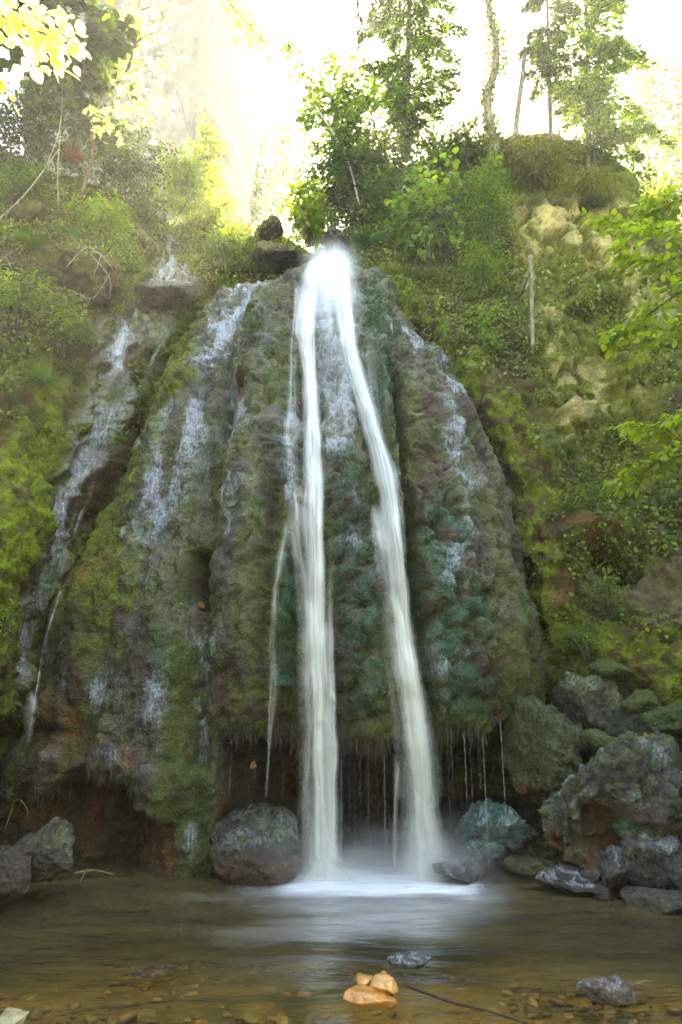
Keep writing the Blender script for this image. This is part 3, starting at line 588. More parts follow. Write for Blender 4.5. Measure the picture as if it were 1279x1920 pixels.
rock('bank_rock', 'mossy rock at the right edge between the slope and the boulders', 1275, 1350, 6.4, 130, 105, .35, seed=85, cuts=7, rough=.06, base=(.06, .06, .035), moss=.8, mosscol=(.05, .08, .015), wet=.3)
rock('bank_rock', 'dark mossy rock between the grey rock and the right edge', 1185, 1370, 6.75, 140, 90, .35, seed=87, cuts=7, rough=.07, base=(.05, .045, .035), moss=.6, mosscol=DARKM, wet=.3)
rock('pool_stone', 'pale two-humped stone sticking out of the shallow water', 1134, 1856, 3.98, 118, 60, .10, seed=91, cuts=10, rough=.06, base=(.17, .14, .105), wet=.9, film=.35, sub=4)
rock('pool_stone', 'orange stone dry on top in the shallow water', 728, 1850, 4.02, 66, 46, .09, seed=93, cuts=12, rough=.05, base=(.50, .26, .07), wet=.5, mat=M_STONE, sub=4)
rock('pool_stone', 'flat orange stone lying half under the water', 690, 1872, 3.92, 106, 36, .12, seed=95, cuts=11, rough=.04, base=(.44, .19, .045), wet=.6, mat=M_STONE, sub=4)
rock('pool_stone', 'small orange stone just behind the dry orange one', 680, 1836, 4.12, 50, 24, .09, seed=96, cuts=11, rough=.04, base=(.40, .19, .05), wet=.6, mat=M_STONE, sub=4)
rock('pool_stone', 'thin dark wet stone breaking the surface mid-pool', 775, 1803, 4.30, 104, 24, .09, seed=97, cuts=9, rough=.08, base=(.06, .05, .045), wet=1., film=.6, sub=4)
rock('pool_stone', 'pale stone at the lower left picture corner', 22, 1912, 3.75, 70, 40, .1, seed=98, cuts=12, rough=.04, base=(.30, .26, .15), wet=.3, mat=M_STONE, sub=4)
rock('pool_stone', 'dark stone just under the water left of centre', 290, 1822, 4.2, 84, 12, .1, seed=99, cuts=7, rough=.05, base=(.14, .10, .05), wet=.1, sub=4)
rock('ledge_rock', 'mossy square block beside the upper left trickle', 272, 472, 9.3, 85, 66, .4, seed=101, cuts=12, rough=.04, base=(.16, .13, .05), moss=.55, mosscol=(.12, .13, .02), wet=.3)
rock('ledge_rock', 'smooth wet slab under the upper left trickle', 305, 548, 8.75, 130, 62, .5, seed=102, cuts=9, rough=.04, base=(.11, .10, .09), wet=.9, film=.45, tilt=.1)
rock('ledge_rock', 'dark ledge left of the smooth wet slab', 228, 577, 8.4, 70, 34, .3, seed=104, cuts=10, rough=.05, base=(.07, .06, .045), wet=.6)
rock('skyline_rock', 'squat dark rock on the skyline left of the falls', 508, 432, 10.6, 52, 42, .3, seed=105, cuts=12, rough=.05, base=(.10, .06, .05), moss=.4, wet=.1)
rock('skyline_rock', 'mossy rounded rock beside the head of the falls', 525, 480, 9.9, 95, 66, .4, seed=106, cuts=6, rough=.06, base=(.06, .045, .025), moss=.5, mosscol=(.10, .10, .015), wet=.2)
rock('skyline_rock', 'dark upright rock right of the head of the falls', 634, 450, 10.1, 50, 62, .3, seed=107, cuts=12, rough=.05, base=(.09, .08, .085), wet=.3)
rock('bank_rock', 'mossy brown rock among the shrubs on the left bank', 60, 410, 8.2, 80, 56, .35, seed=108, cuts=9, rough=.06, base=(.12, .09, .03), moss=.5, mosscol=(.09, .08, .012), wet=.1)
rock('bank_rock', 'orange-brown rock under the tangled twigs of the left bank', 135, 292, 9.3, 46, 34, .25, seed=109, cuts=10, rough=.06, base=(.30, .15, .06), wet=.1)
# mossy boulders bulging from the left bank below the twigs
rock('bank_rock', 'mossy overhanging lump under the dry twigs left of the slab', 150, 520, 7.75, 150, 110, .4, seed=110, cuts=6, rough=.09, base=(.09, .06, .02), moss=.5, mosscol=(.10, .09, .012), wet=.1)

rock('bank_rock', 'brown wet rock wedged between the grey rock and the mossy block', 1060, 1380, 6.8, 95, 70, 0.25, seed=401, cuts=10, rough=.06, base=(.07, .045, .025), moss=0.2, mosscol=(.07, .09, .012), wet=0.7, film=.15, sub=4)
rock('bank_rock', 'dark mossy lump just right of the mossy block top', 1130, 1395, 6.65, 110, 60, 0.28, seed=402, cuts=10, rough=.06, base=(.06, .05, .03), moss=0.5, mosscol=(.07, .09, .012), wet=0.5, film=.15, sub=4)
rock('bank_rock', 'small angular stone on top of the large tufa boulder', 1170, 1405, 6.3, 52, 34, 0.14, seed=403, cuts=10, rough=.06, base=(.10, .085, .07), moss=0.1, mosscol=(.07, .09, .012), wet=0.8, film=.15, sub=4)
rock('bank_rock', 'wet stone at the right edge above the tufa boulder', 1262, 1462, 6.1, 80, 70, 0.22, seed=404, cuts=10, rough=.06, base=(.09, .08, .075), moss=0.1, mosscol=(.07, .09, .012), wet=0.9, film=.15, sub=4)
rock('bank_rock', 'shiny stone between the tufa boulder and the right edge', 1240, 1520, 6, 90, 70, 0.22, seed=405, cuts=10, rough=.06, base=(.08, .07, .065), moss=0.3, mosscol=(.07, .09, .012), wet=1, film=.15, sub=4)
rock('bank_rock', 'orange-brown stone in the shadow left of the flat slab', 985, 1622, 6.6, 120, 60, 0.3, seed=406, cuts=10, rough=.06, base=(.10, .045, .018), moss=0.1, mosscol=(.07, .09, .012), wet=0.6, film=.15, sub=4)
rock('bank_rock', 'low dark stone at the waterline under the orange hollow', 1050, 1636, 6.3, 90, 36, 0.2, seed=407, cuts=10, rough=.06, base=(.06, .045, .03), moss=0.1, mosscol=(.07, .09, .012), wet=0.9, film=.15, sub=4)
rock('bank_rock', 'mossy stone on the slope right of the grey rock', 1205, 1320, 6.8, 90, 60, 0.3, seed=408, cuts=10, rough=.06, base=(.07, .07, .03), moss=0.7, mosscol=(.07, .09, .012), wet=0.3, film=.15, sub=4)
rock('bank_rock', 'mossy shoulder stone above the grey rock', 1150, 1262, 7.1, 110, 56, 0.3, seed=409, cuts=10, rough=.06, base=(.07, .07, .03), moss=0.8, mosscol=(.07, .09, .012), wet=0.3, film=.15, sub=4)
rock('bank_rock', 'small wet stone touching the right side of the flat slab', 1105, 1640, 5.9, 50, 34, 0.13, seed=410, cuts=10, rough=.06, base=(.09, .08, .08), moss=0, mosscol=(.07, .09, .012), wet=1, film=.15, sub=4)

# stones lying on the bed of the pool
_rs = np.random.RandomState(7); _sm = []
for k in range(9):
    V, Fc, C, fl = rock_data((1, .8, .38), 200+k, 2, 7, .05, [(.42, .24, .08), (.32, .22, .10), (.24, .17, .09), (.46, .34, .15), (.18, .12, .06)][k % 5])
    _sm.append(mesh('stone', V, Fc, M_STONE, C, {'wet': np.full(len(V), .5), 'film': fl}))
cnt = 0
while cnt < 290:
    y = 3.45+_rs.rand()**1.5*1.6; x = _rs.uniform(-.5, .5)*y*1.1; r = _rs.uniform(.025, .065)*(1.3 if _rs.rand() < .12 else 1)
    z = float(np.interp(y, [-4, 3.4, 4.6, 6, 9], [-.02, -.10, -.22, -.5, -.6]))+.01
    o = link('stone', _sm[_rs.randint(9)], bed, loc=(x, y, z)); o.scale = (r, r, r); o.rotation_euler = (_rs.uniform(-.3, .3), _rs.uniform(-.3, .3), _rs.uniform(0, 6.3)); cnt += 1
A = Acc(); V0, F0 = ico(1)
for k in range(1100):
    y = 3.4+_rs.rand()*2.6; x = _rs.uniform(-.55, .55)*y*1.1; r = _rs.uniform(.014, .042)
    z = float(np.interp(y, [-4, 3.4, 4.6, 6, 9], [-.02, -.10, -.22, -.5, -.6]))+.005
    b = np.array([(.38, .22, .08), (.30, .22, .10), (.20, .15, .08), (.42, .32, .15), (.14, .10, .05)][_rs.randint(5)])*_rs.uniform(.6, 1.1)
    A.add((V0*np.array([1, .75, .3])*(1+.12*_rs.randn(len(V0), 1)))*r+np.array([x, y, z]), F0, b)
A.build('gravel', M_STONE, bed, kind='stuff')

# ================================================================ WATER
def gsm(a, k, axis):
    ker = np.exp(-np.linspace(-2, 2, 2*k+1)**2); ker /= ker.sum()
    pad = [(0, 0)]*a.ndim; pad[axis] = (k, k)
    return np.apply_along_axis(lambda v: np.convolve(v, ker, 'valid'), axis, np.pad(a, pad, mode='edge'))
CREAM = (.80, .81, .79); SNOW = (.82, .85, .90)
def sheet(parent, pts, off=.05, seed=0, rows=220, cols=36, lip=1400, yland=6.5, dens=1., sharp=8., name='water_stream', bulge=.07, edge=2.2, low=.35, glue=6, top_fade=12, bot_fade=0, brk=.28):
    """falling veil: pts = (px, py, half width, opacity) down the stream"""
    p = smooth_path(pts, rows); uu = np.linspace(-1, 1, cols)
    hw = .92*p[:, 2]*(1+.24*noise(np.c_[p[:, 1]*0+seed, p[:, 1]/45., p[:, 1]*0], 1, seed)+.06*noise(np.c_[p[:, 1]*0+seed, p[:, 1]/12., p[:, 1]*0], 1, seed+1))
    sh = 3*noise(np.c_[p[:, 1]*0+seed, p[:, 1]/60., p[:, 1]*0], 1, seed+3)
    PX = p[:, :1]+sh[:, None]+uu[None]*hw[:, None]; PY = np.broadcast_to(p[:, 1:2], PX.shape)
    Y = np.zeros_like(PX); free = p[:, 1] > lip
    for i in range(rows):
        if not free[i]:
            for j in range(0, cols, 3):
                Y[i, j] = hitY(PX[i, j], PY[i, j])
            Y[i] = np.interp(np.arange(cols), np.arange(0, cols, 3), Y[i, ::3])
    k = np.where(~free)[0]
    if len(k):
        Y[k] = gsm(gsm(Y[k], glue, 0), 3, 1)
        for q in range(len(k)-2, -1, -1): pass
        Ymin = np.minimum.accumulate(Y[k]+.04, 0)-0  # water never runs back uphill into the rock
        Y[k] = np.minimum(Y[k], Ymin)
        if p[0, 0] > 500: Y[k] = np.minimum(Y[k], np.interp(p[k, 1], [455, 500, 560], [8.9, 8.6, 9.5])[:, None])
        y0 = Y[k[-1]].copy()
    else: y0 = np.full(cols, yland-.1)
    f = np.where(free)[0]
    if len(f):
        tt_ = (p[f, 1]-p[f[0], 1])/max(1, 1640-lip); Y[f] = y0[None]*(1-tt_[:, None])+(yland+off)*tt_[:, None]
    Y = Y-off-.22*(1-sst(475, 570, p[:, 1]))[:, None]*(1 if off > .02 and p[0, 0] > 500 else 0)-bulge*(1-uu[None]**2)
    V = at(PX, PY, Y)
    v = np.cumsum(np.r_[0, np.linalg.norm(np.diff(V[:, cols//2], axis=0), axis=1)])
    q = np.stack(np.broadcast_arrays(uu[None]*1.0+.25*noise(np.c_[v*0, v*1.2, v*0], 1, seed+9)[:, None], v[:, None]*.22, np.float64(seed)), -1)
    st1 = noise(q*np.array([4, 1.6, 1]), 1, seed+4); st2 = noise(q*np.array([sharp*1.6, 1.2, 1]), 1, seed+5); st3 = noise(q*np.array([26, 3, 1]), 1, seed+6)
    a_ = p[:, 3:4]*(1-np.abs(uu[None])**edge)**1.35*np.clip(low+.38+.42*st1+.20*st2+.06*st3+brk*noise(q*np.array([2.2, 9, 1]), 1, seed+8), 0, 1.1)*dens
    rr = np.arange(rows)[:, None]
    if top_fade: a_ = a_*sst(0, top_fade, rr)
    if bot_fade: a_ = a_*sst(0, bot_fade, rows-1-rr)
    c = np.tile(np.array(SNOW), PX.shape+(1,)); c = mixc(c, CREAM, sst(700, 1250, PY)); c = mixc(c, (.76, .71, .58), np.clip(-st2*.8, 0, 1)*sst(800, 1100, PY)*.3)  # the light's cool-to-warm tint down the fall put into the water colour
    return link(name, mesh(name, V, gridfaces(rows, cols), M_SILK, c, {'alpha': np.clip(a_, 0, .93)}), parent)
base = at(700, 1640, 6.5)
fall = link('waterfall', None, label='tall twin-stream waterfall of silky white water down the middle of the rock dome', cat='waterfall')
L_ = [(604, 476, 30, .9), (590, 520, 27, .95), (575, 580, 27, 1), (576, 660, 21, 1), (583, 760, 21, 1), (588, 860, 22, 1), (590, 960, 25, 1), (590, 1100, 27, 1), (596, 1250, 30, 1), (600, 1400, 32, .95), (603, 1520, 33, .9), (608, 1642, 33, .85)]
sheet(fall, L_, seed=1, off=.06, bulge=.09)
sheet(fall, [(x+4, y, w*.62, a) for x, y, w, a in L_], seed=2, off=.13, bulge=.05, low=.4)
sheet(fall, [(575, 900, 14, 0), (568, 960, 32, .7), (582, 1100, 38, .6), (594, 1300, 42, .55), (600, 1500, 44, .5), (604, 1642, 48, .5)], seed=3, off=.03)
sheet(fall, [(618, 1050, 6, 0), (620, 1250, 10, .7), (622, 1450, 14, .95), (619, 1642, 16, .95)], seed=4, off=.16, low=.5, bulge=.02)
R_ = [(626, 476, 30, .9), (638, 530, 25, .95), (650, 610, 22, .95), (662, 680, 20, .95), (682, 750, 22, 1), (706, 830, 24, 1), (728, 920, 27, 1), (738, 1000, 24, 1), (748, 1100, 24, 1), (760, 1220, 28, 1), (776, 1330, 33, .9), (789, 1450, 37, .8), (800, 1640, 42, .6)]
sheet(fall, R_, seed=11, off=.06, bulge=.09)
sheet(fall, [(x+3, y, w*.6, a*.9) for x, y, w, a in R_], seed=12, off=.13, bulge=.05, low=.4)
sheet(fall, [(700, 940, 8, 0), (716, 990, 22, .8), (736, 1090, 30, .5), (752, 1230, 36, .45), (778, 1400, 46, .4), (798, 1640, 58, .35)], seed=13, off=.03)
# thin lace over the rock between the streams
sheet(fall, [(620, 474, 44, .9), (622, 510, 64, .8), (620, 580, 60, .62), (625, 680, 46, .5), (632, 780, 36, .36), (640, 880, 24, 0)], seed=21, off=.025, bulge=.01, low=.05, sharp=14, glue=2, top_fade=14)
sheet(fall, [(612, 482, 40, .9), (615, 505, 52, .9), (625, 540, 62, .6), (640, 600, 50, .3), (640, 660, 40, .0)], seed=24, off=.1, bulge=.03, low=.15, sharp=10, top_fade=22)
sheet(fall, [(556, 520, 8, .4), (552, 640, 10, .45), (546, 760, 14, .55), (545, 820, 14, .5), (556, 900, 10, 0)], seed=22, off=.03, bulge=.01, low=.1, glue=2)
sheet(fall, [(690, 620, 16, .0), (694, 680, 20, .35), (700, 740, 12, .3), (715, 820, 8, 0)], seed=23, off=.03, bulge=.01, low=.1, glue=2)
# bright spray rolling over the lip
for sd_, dx, dy, hw_ in ((61, 0, 0, 52), (62, -8, 8, 44), (63, 12, -5, 40)):
    sheet(fall, [(614+dx, 455+dy, hw_*.45, 0), (616+dx, 474+dy, hw_*.8, .26), (618+dx, 500+dy, hw_, .46), (622+dx, 540+dy, hw_*1.05, .34), (624+dx, 590+dy, hw_*.9, 0)], seed=sd_, rows=80, off=.08+.03*(sd_-61), bulge=.1, low=.5, sharp=4, top_fade=0, brk=.5, edge=1.6, name='lip_spray')
# side strand left of the left stream
sheet(fall, [(552, 900, 12, .3), (548, 925, 14, .9), (556, 990, 14, .5), (560, 1060, 10, .1)], seed=31, off=.06, cols=14, low=.0, brk=.8, name='water_strand')
sheet(fall, [(548, 960, 12, .2), (530, 1030, 14, .5), (518, 1110, 9, .5), (514, 1200, 13, .5), (515, 1260, 13, .45), (508, 1350, 9, .4), (504, 1420, 5, .3), (500, 1495, 5, .2)], seed=32, off=.07, cols=12, low=.0, brk=.8, name='water_strand', yland=6.35)
sheet(fall, [(742, 1420, 5, .0), (746, 1450, 8, .6), (742, 1520, 6, .5), (738, 1620, 8, .35)], seed=33, off=.02, cols=12, low=.3, name='water_strand')
sheet(fall, [(582, 1380, 10, .0), (574, 1450, 8, .5), (570, 1560, 8, .4), (572, 1640, 12, .4)], seed=34, off=.02, cols=12, low=.3, name='water_strand')
# splash skirts where the water lands
sheet(fall, [(606, 1560, 30, .0), (610, 1610, 46, .35), (612, 1650, 70, .55)], seed=41, rows=40, off=.12, low=.6, sharp=5, name='splash_skirt')
sheet(fall, [(800, 1560, 34, .0), (804, 1610, 50, .35), (808, 1652, 76, .5)], seed=42, rows=40, off=.12, low=.6, sharp=5, name='splash_skirt')
_rs = np.random.RandomState(3)
for px, y0, y1 in [(470, 1370, 1500), (480, 1380, 1480), (455, 1390, 1490), (537, 1400, 1515), (532, 1420, 1500), (545, 1390, 1520), (845, 1360, 1500), (818, 1380, 1600), (852, 1380, 1480), (870, 1370, 1500), (895, 1350, 1480), (655, 1400, 1560), (665, 1420, 1600), (690, 1400, 1560), (700, 1410, 1500), (720, 1400, 1600), (727, 1390, 1560), (640, 1400, 1620), (830, 1360, 1560), (838, 1370, 1520), (418, 1400, 1500), (433, 1410, 1490), (925, 1340, 1500), (938, 1350, 1560), (950, 1350, 1450), (675, 1410, 1640), (710, 1400, 1640), (860, 1370, 1640), (905, 1380, 1640), (880, 1370, 1600)]:
    if _rs.rand() < .35: continue
    Yl = 6.3+.05*_rs.rand(); P = at(np.array([px, px-1.5, px-2]), np.array([y0, (y0+y1)/2, y1]), Yl); P[:, 0] = P[0, 0]
    V, Fc = tube(smooth_path(P, 10), [.003+.002*_rs.rand()]*10, 5)
    link('drip_thread', mesh('drip_thread', V, Fc, M_SILK, np.tile(np.array(CREAM), (len(V), 1)), {'alpha': np.full(len(V), _rs.choice([.03, .05, .06, .12]))}), fall)
# left cascade
casc = link('cascade', None, label='thin glinting trickle running down the groove between left bank and dome', cat='cascade')
kw = dict(off=.03, bulge=.02, glue=1, low=-.2, sharp=7, brk=.6, name='water_stream', lip=3000, edge=1.2)
sheet(casc, [(316, 462, 8, .6), (326, 490, 10, .7), (318, 520, 14, .7), (290, 545, 28, .5), (262, 560, 26, 0)], seed=51, rows=120, cols=24, **kw)
sheet(casc, [(322, 600, 16, 0), (312, 628, 14, .55), (290, 665, 16, .4), (262, 720, 20, .35), (228, 770, 24, .4)], seed=52, rows=160, cols=24, **kw)
sheet(casc, [(228, 600, 24, 0), (232, 625, 26, .7), (222, 660, 30, .8), (218, 690, 22, .5), (200, 730, 16, .3), (186, 770, 14, .5)], seed=53, rows=160, cols=30, **kw)
sheet(casc, [(208, 765, 20, .4), (192, 810, 19, .8), (172, 880, 17, .9), (152, 950, 15, .9), (132, 1020, 14, .9), (114, 1090, 13, .9), (96, 1160, 11, .9), (78, 1235, 9, .9), (66, 1290, 8, .8), (58, 1335, 8, .7)], seed=54, rows=360, cols=36, **kw)
sheet(casc, [(62, 1290, 10, .3), (60, 1320, 13, .45), (55, 1350, 13, .4), (50, 1400, 14, .0)], seed=55, rows=60, cols=16, off=.1, low=.4, lip=3000)
# mist
def mist(name, px, py, Y, sx, sy, sz, dens, label):
    m, n, l = newmat('mist'); v = N_(n, 'ShaderNodeVolumeScatter'); v.inputs['Color'].default_value = (.97, .98, 1, 1); v.inputs['Anisotropy'].default_value = .3
    tc = N_(n, 'ShaderNodeTexCoord'); gr = N_(n, 'ShaderNodeTexGradient', gradient_type='SPHERICAL'); l.new(tc.outputs['Object'], gr.inputs[0])
    nz = N_(n, 'ShaderNodeTexNoise'); nz.inputs['Scale'].default_value = 3.5; l.new(tc.outputs['Object'], nz.inputs[0])
    k = math_(n, l, 'MULTIPLY', math_(n, l, 'POWER', gr.outputs[0], 2.4), maprange(n, l, nz.outputs[0], .35, .65, .15, 1.9))
    l.new(math_(n, l, 'MULTIPLY', k, dens), v.inputs['Density']); o = N_(n, 'ShaderNodeOutputMaterial'); l.new(v.outputs[0], o.inputs['Volume'])
    V, Fc = ico(3); ob = link(name, mesh(name, V, Fc, m, None), label=label, cat='mist', kind='stuff', loc=at(px, py, Y)); ob.scale = (sx, sy, sz)
mist('mist', 622, 492, 8.2, .6, .4, .42, 3.5, 'white spray bursting over the head of the falls')
mist('mist', 640, 1630, 6.3, 1.3, .55, .5, 1.8, 'fine mist on the pool where the left stream lands')
mist('mist', 815, 1615, 6.3, .95, .55, .55, 1.8, 'fine mist on the pool where the right stream lands')
# ================================================================ MOSS and small green cover
_rs = np.random.RandomState(5)
def jit(n, s=1.): return _rs.normal(size=(n, 3))*s
def grid_sample(P, wgt, n):
    """n random surface points of a grid mesh, by weight; returns pos, normal, index"""
    A_ = np.linalg.norm(np.cross(P[1:, :-1]-P[:-1, :-1], P[:-1, 1:]-P[:-1, :-1]), axis=-1)
    w_ = (A_*wgt[:-1, :-1]).ravel(); w_ = np.minimum(w_, np.percentile(w_[w_ > 0], 99.5)) if (w_ > 0).any() else w_
    i = _rs.choice(len(w_), n, p=w_/w_.sum()); r, c = np.unravel_index(i, A_.shape)
    a, b = _rs.rand(n, 1), _rs.rand(n, 1)
    pos = P[r, c]*(1-a)*(1-b)+P[r+1, c]*a*(1-b)+P[r, c+1]*(1-a)*b+P[r+1, c+1]*a*b
    return pos, r, c
def inframe(P, m=40):
    x, y = proj(P); return ((x > -m) & (x < 1279+m) & (y > -m) & (y < 1920+m)).astype(float)
NT_ = gnormals(PT); NT_ *= np.sign((NT_*(CAM-PT)).sum(-1, keepdims=True))
ND_ = gnormals(Dm); ND_ *= np.sign((ND_*(CAM-Dm)).sum(-1, keepdims=True))
def green(c): return sst(.95, 1.45, c[..., 1]/np.maximum(c[..., 0], 1e-4))
facing = lambda P, Nn: (np.abs((Nn*unit(CAM-P)).sum(-1)) > .12).astype(float)
# moss on the dome
wD = (green(cD)**1.5+.05)*inframe(Dm)*(1-.85*film_glintD)*(dpy < 1640)*(1-rc*.7)*(np.abs(th)[None] < 1.75)
pos, r, c = grid_sample(Dm, wD, 135000)
Nn = ND_[r, c]; cc = cD[r, c]*_rs.uniform(.55, 1.9, (len(r), 1))
Lm = _rs.uniform(.012, .028, len(r))*np.interp(pos[:, 2], [0, 7], [.9, 1.3])
V, Fc = leaves2(pos-Nn*.004, Nn*.55+np.array([0, 0, -.75])+jit(len(r), .45), Nn+jit(len(r), .5), Lm, Lm*.42)
link('moss', mesh('moss', V, Fc, M_MOSS, np.repeat(cc, 4, 0)), label='dark green and olive moss cushions clothing the wet rock dome', cat='moss', kind='stuff')
# hanging root and moss fringe along the lip of the overhang
Pf = []
for px in np.r_[np.arange(50, 335, 4.), np.arange(398, 1005, 2.5)]:
    prev = None
    for py in np.arange(1290, 1500, 5.):
        h_ = BV_D.ray_cast(Vector(CAM), Vector(at(px, py, 8.)-CAM).normalized())
        if h_[0] is None: continue
        if prev is not None and h_[0].y-prev.y > .10 and prev.y < 7.2:
            for q in range(20): Pf.append([prev.x+_rs.normal()*.012, prev.y+_rs.uniform(-.02, .06), prev.z+abs(_rs.normal())*.07])
            break
        prev = h_[0]
Pf = np.array(Pf); n = len(Pf); Lf = (_rs.uniform(.03, .17, n)*_rs.uniform(.4, 1, n))*np.clip(1+.9*noise(Pf, 5, 3), .15, 2)
cf = np.array([(.045, .028, .012), (.03, .035, .012), (.06, .03, .012), (.028, .038, .02)])[_rs.randint(4, size=n)]*_rs.uniform(.6, 1.4, (n, 1))
V, Fc = leaves2(Pf+jit(n, .008), np.array([0, -.12, -1])+jit(n, .12), np.array([0, -1, 0])+jit(n, .3), Lf, _rs.uniform(.006, .014, n))
link('root_fringe', mesh('root_fringe', V, Fc, M_MOSS, np.repeat(cf, 4, 0)), label='wet roots and moss threads hanging from the lip of the overhang', cat='moss fringe', kind='stuff')
# moss on the hillside
tgreen = green(cB)
wT = (tgreen+.12)*inframe(PT)*(1-rk)*facing(PT, NT_)*(1-.8*film)*(1-.6*TM['gravel'])
pos, r, c = grid_sample(PT, wT, 130000); Nn = NT_[r, c]; cc = cB[r, c]*_rs.uniform(.5, 1.8, (len(r), 1)); Lm = _rs.uniform(.018, .05, len(r))*np.interp(pos[:, 1], [6, 11], [.8, 1.4])
V, Fc = leaves2(pos, Nn*.6+np.array([0, 0, -.6])+jit(len(r), .5), Nn+jit(len(r), .5), Lm, Lm*.45)
link('moss', mesh('moss', V, Fc, M_MOSS, np.repeat(cc, 4, 0)), label='yellow-green moss and liverwort creeping over both banks', cat='moss', kind='stuff')
# ivy and small broad leaves on the right slope, herbs on the left bank
px_, py_ = proj(PT)
iv = box(px_, py_, 850, 1270, 500, 1230, 40)*(fbm(PT, 1.3, 4, 141) > -.15)*(1-.75*rk)*(1-TM['gravel']*.8)*(1-.6*TM['bright'])+.9*box(px_, py_, 640, 960, 420, 700, 40)
pos, r, c = grid_sample(PT, (iv+1.2*box(px_, py_, 640, 960, 270, 450, 20))*inframe(PT)*facing(PT, NT_), 19000); Nn = NT_[r, c]; n = len(r); Lm = _rs.uniform(.03, .075, n)
cc = np.array([(.06, .11, .015), (.11, .17, .015), (.19, .25, .02), (.13, .15, .02), (.24, .28, .03)])[_rs.randint(5, size=n)]*_rs.uniform(.6, 1.3, (n, 1))
V, Fc = leaves(pos+Nn*_rs.uniform(0, .07, (n, 1)), Nn*.4+np.array([0, 0, -.5])+jit(n, .5), Nn+np.array([0, -.1, .5])+jit(n, .3), Lm, Lm*.75)
link('ivy', mesh('ivy', V, Fc, M_LEAF, np.repeat(cc, 6, 0)), label='ivy and small round leaves trailing over the right slope', cat='ivy', kind='stuff')
hb = box(px_, py_, -40, 240, 330, 800, 50)*(fbm(PT, 1.6, 4, 142) > -.1)*(1-TM['streamrock'])+box(px_, py_, 340, 570, 400, 520, 30)*.8
pos, r, c = grid_sample(PT, hb*inframe(PT)*facing(PT, NT_), 14000); Nn = NT_[r, c]; n = len(r); Lm = _rs.uniform(.035, .08, n)
cc = np.array([(.08, .13, .015), (.13, .19, .02), (.18, .24, .02), (.13, .14, .03), (.18, .15, .06)])[_rs.randint(5, size=n)]*_rs.uniform(.6, 1.3, (n, 1))
V, Fc = leaves(pos+Nn*_rs.uniform(0, .12, (n, 1)), Nn*.5+np.array([0, 0, -.2])+jit(n, .6), Nn+np.array([0, 0, .7])+jit(n, .4), Lm, Lm*.6)
link('herbs', mesh('herbs', V, Fc, M_LEAF, np.repeat(cc, 6, 0)), label='low green herbs and seedlings on the left bank', cat='herbs', kind='stuff')

# ================================================================ PLANTS
def shrub(name, label, cat, px, py, Y, rx, ry, n, L, cols, kind='leaf', stems=6, group=None, droop=.3, clump=22, seed=0, stemcol=(.07, .055, .04), aspect=.55, depth=1., foot=1.0, four=False, spread=.9, holes=.0, twr=1.0):
    rs = np.random.RandomState(seed+900); c = at(px, py, Y); a = px2m(rx, Y, py); b = px2m(ry, Y, py); dd = (a+b)/2*depth
    base = c+np.array([0, 0, -b*foot]); root = link(name, None, label=label, cat=cat, group=group, loc=base)
    m = max(6, n//clump); q = unit(rs.normal(size=(m, 3)))*(rs.rand(m, 1)**.45)*np.array([a, dd, b])*spread
    q += .18*np.array([a, dd, b])*rs.normal(size=(m, 3))
    T = unit(q/np.array([a, dd, b]))*np.array([1, 1, .6])+np.array([0, 0, .15])+.5*rs.normal(size=(m, 3)); T = unit(T)
    S_ = Acc(); ends = rs.choice(m, min(stems, m), replace=False)
    for e in ends:
        tip = (c-base)+q[e]; P = smooth_path(np.array([[rs.normal()*.04, rs.normal()*.04, -.05], tip*np.array([.35, .35, .55])+rs.normal(size=3)*.05*b, tip]), 8)
        V, Fc = tube(P, np.linspace(.010, .003, 8)*max(1., b*.9), 5); S_.add(V, Fc, stemcol)
    tw = px2m(16, Y)*twr
    for e in range(0, m, 2):   # twigs
        p0 = (c-base)+q[e]-T[e]*tw*1.2; V, Fc = tube(np.array([p0, (c-base)+q[e]+T[e]*tw]), [.004, .002], 3); S_.add(V, Fc, stemcol)
    S_.build('stem', M_BARK, root, kind='stuff')
    idx = np.repeat(np.arange(m), clump); k = len(idx); s_ = rs.uniform(-1.4, 1.1, (k, 1))
    P = (c-base)+q[idx]+T[idx]*s_*tw+rs.normal(size=(k, 3))*tw*.45
    side = np.cross(T[idx], np.array([0, 0, 1.]))*np.where(rs.rand(k, 1) < .5, 1, -1)
    D = T[idx]*.5+side*.8+np.array([0, 0, -droop])+rs.normal(size=(k, 3))*.3
    Nn = np.array([0, -.25, 1])+rs.normal(size=(k, 3))*.35
    cols = np.array(cols, float); base_c = cols[rs.randint(len(cols), size=m)]*rs.uniform(.7, 1.25, (m, 1)); C = base_c[idx]*rs.uniform(.75, 1.3, (k, 1))
    Lk = L*rs.uniform(.65, 1.25, k)
    if four: V, Fc = leaves(P, D, Nn, Lk, Lk*aspect); C = np.repeat(C, 6, 0)
    else: V, Fc = leaves2(P, D, Nn, Lk, Lk*aspect); C = np.repeat(C, 4, 0)
    link('foliage', mesh('foliage', V, Fc, M_NEEDLE if kind == 'needle' else M_LEAF, C), root, kind='stuff'); return root
DG = [(.022, .052, .018), (.03, .065, .02), (.045, .085, .022)]; MG = [(.075, .14, .02), (.09, .17, .02), (.055, .11, .02)]; LG = [(.15, .25, .02), (.19, .28, .025), (.12, .21, .02)]
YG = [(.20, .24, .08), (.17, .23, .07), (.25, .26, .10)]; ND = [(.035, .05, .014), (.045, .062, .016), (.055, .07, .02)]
G1_ = 'shrubs on the left bank'; G2_ = 'shrubs on the right slope'
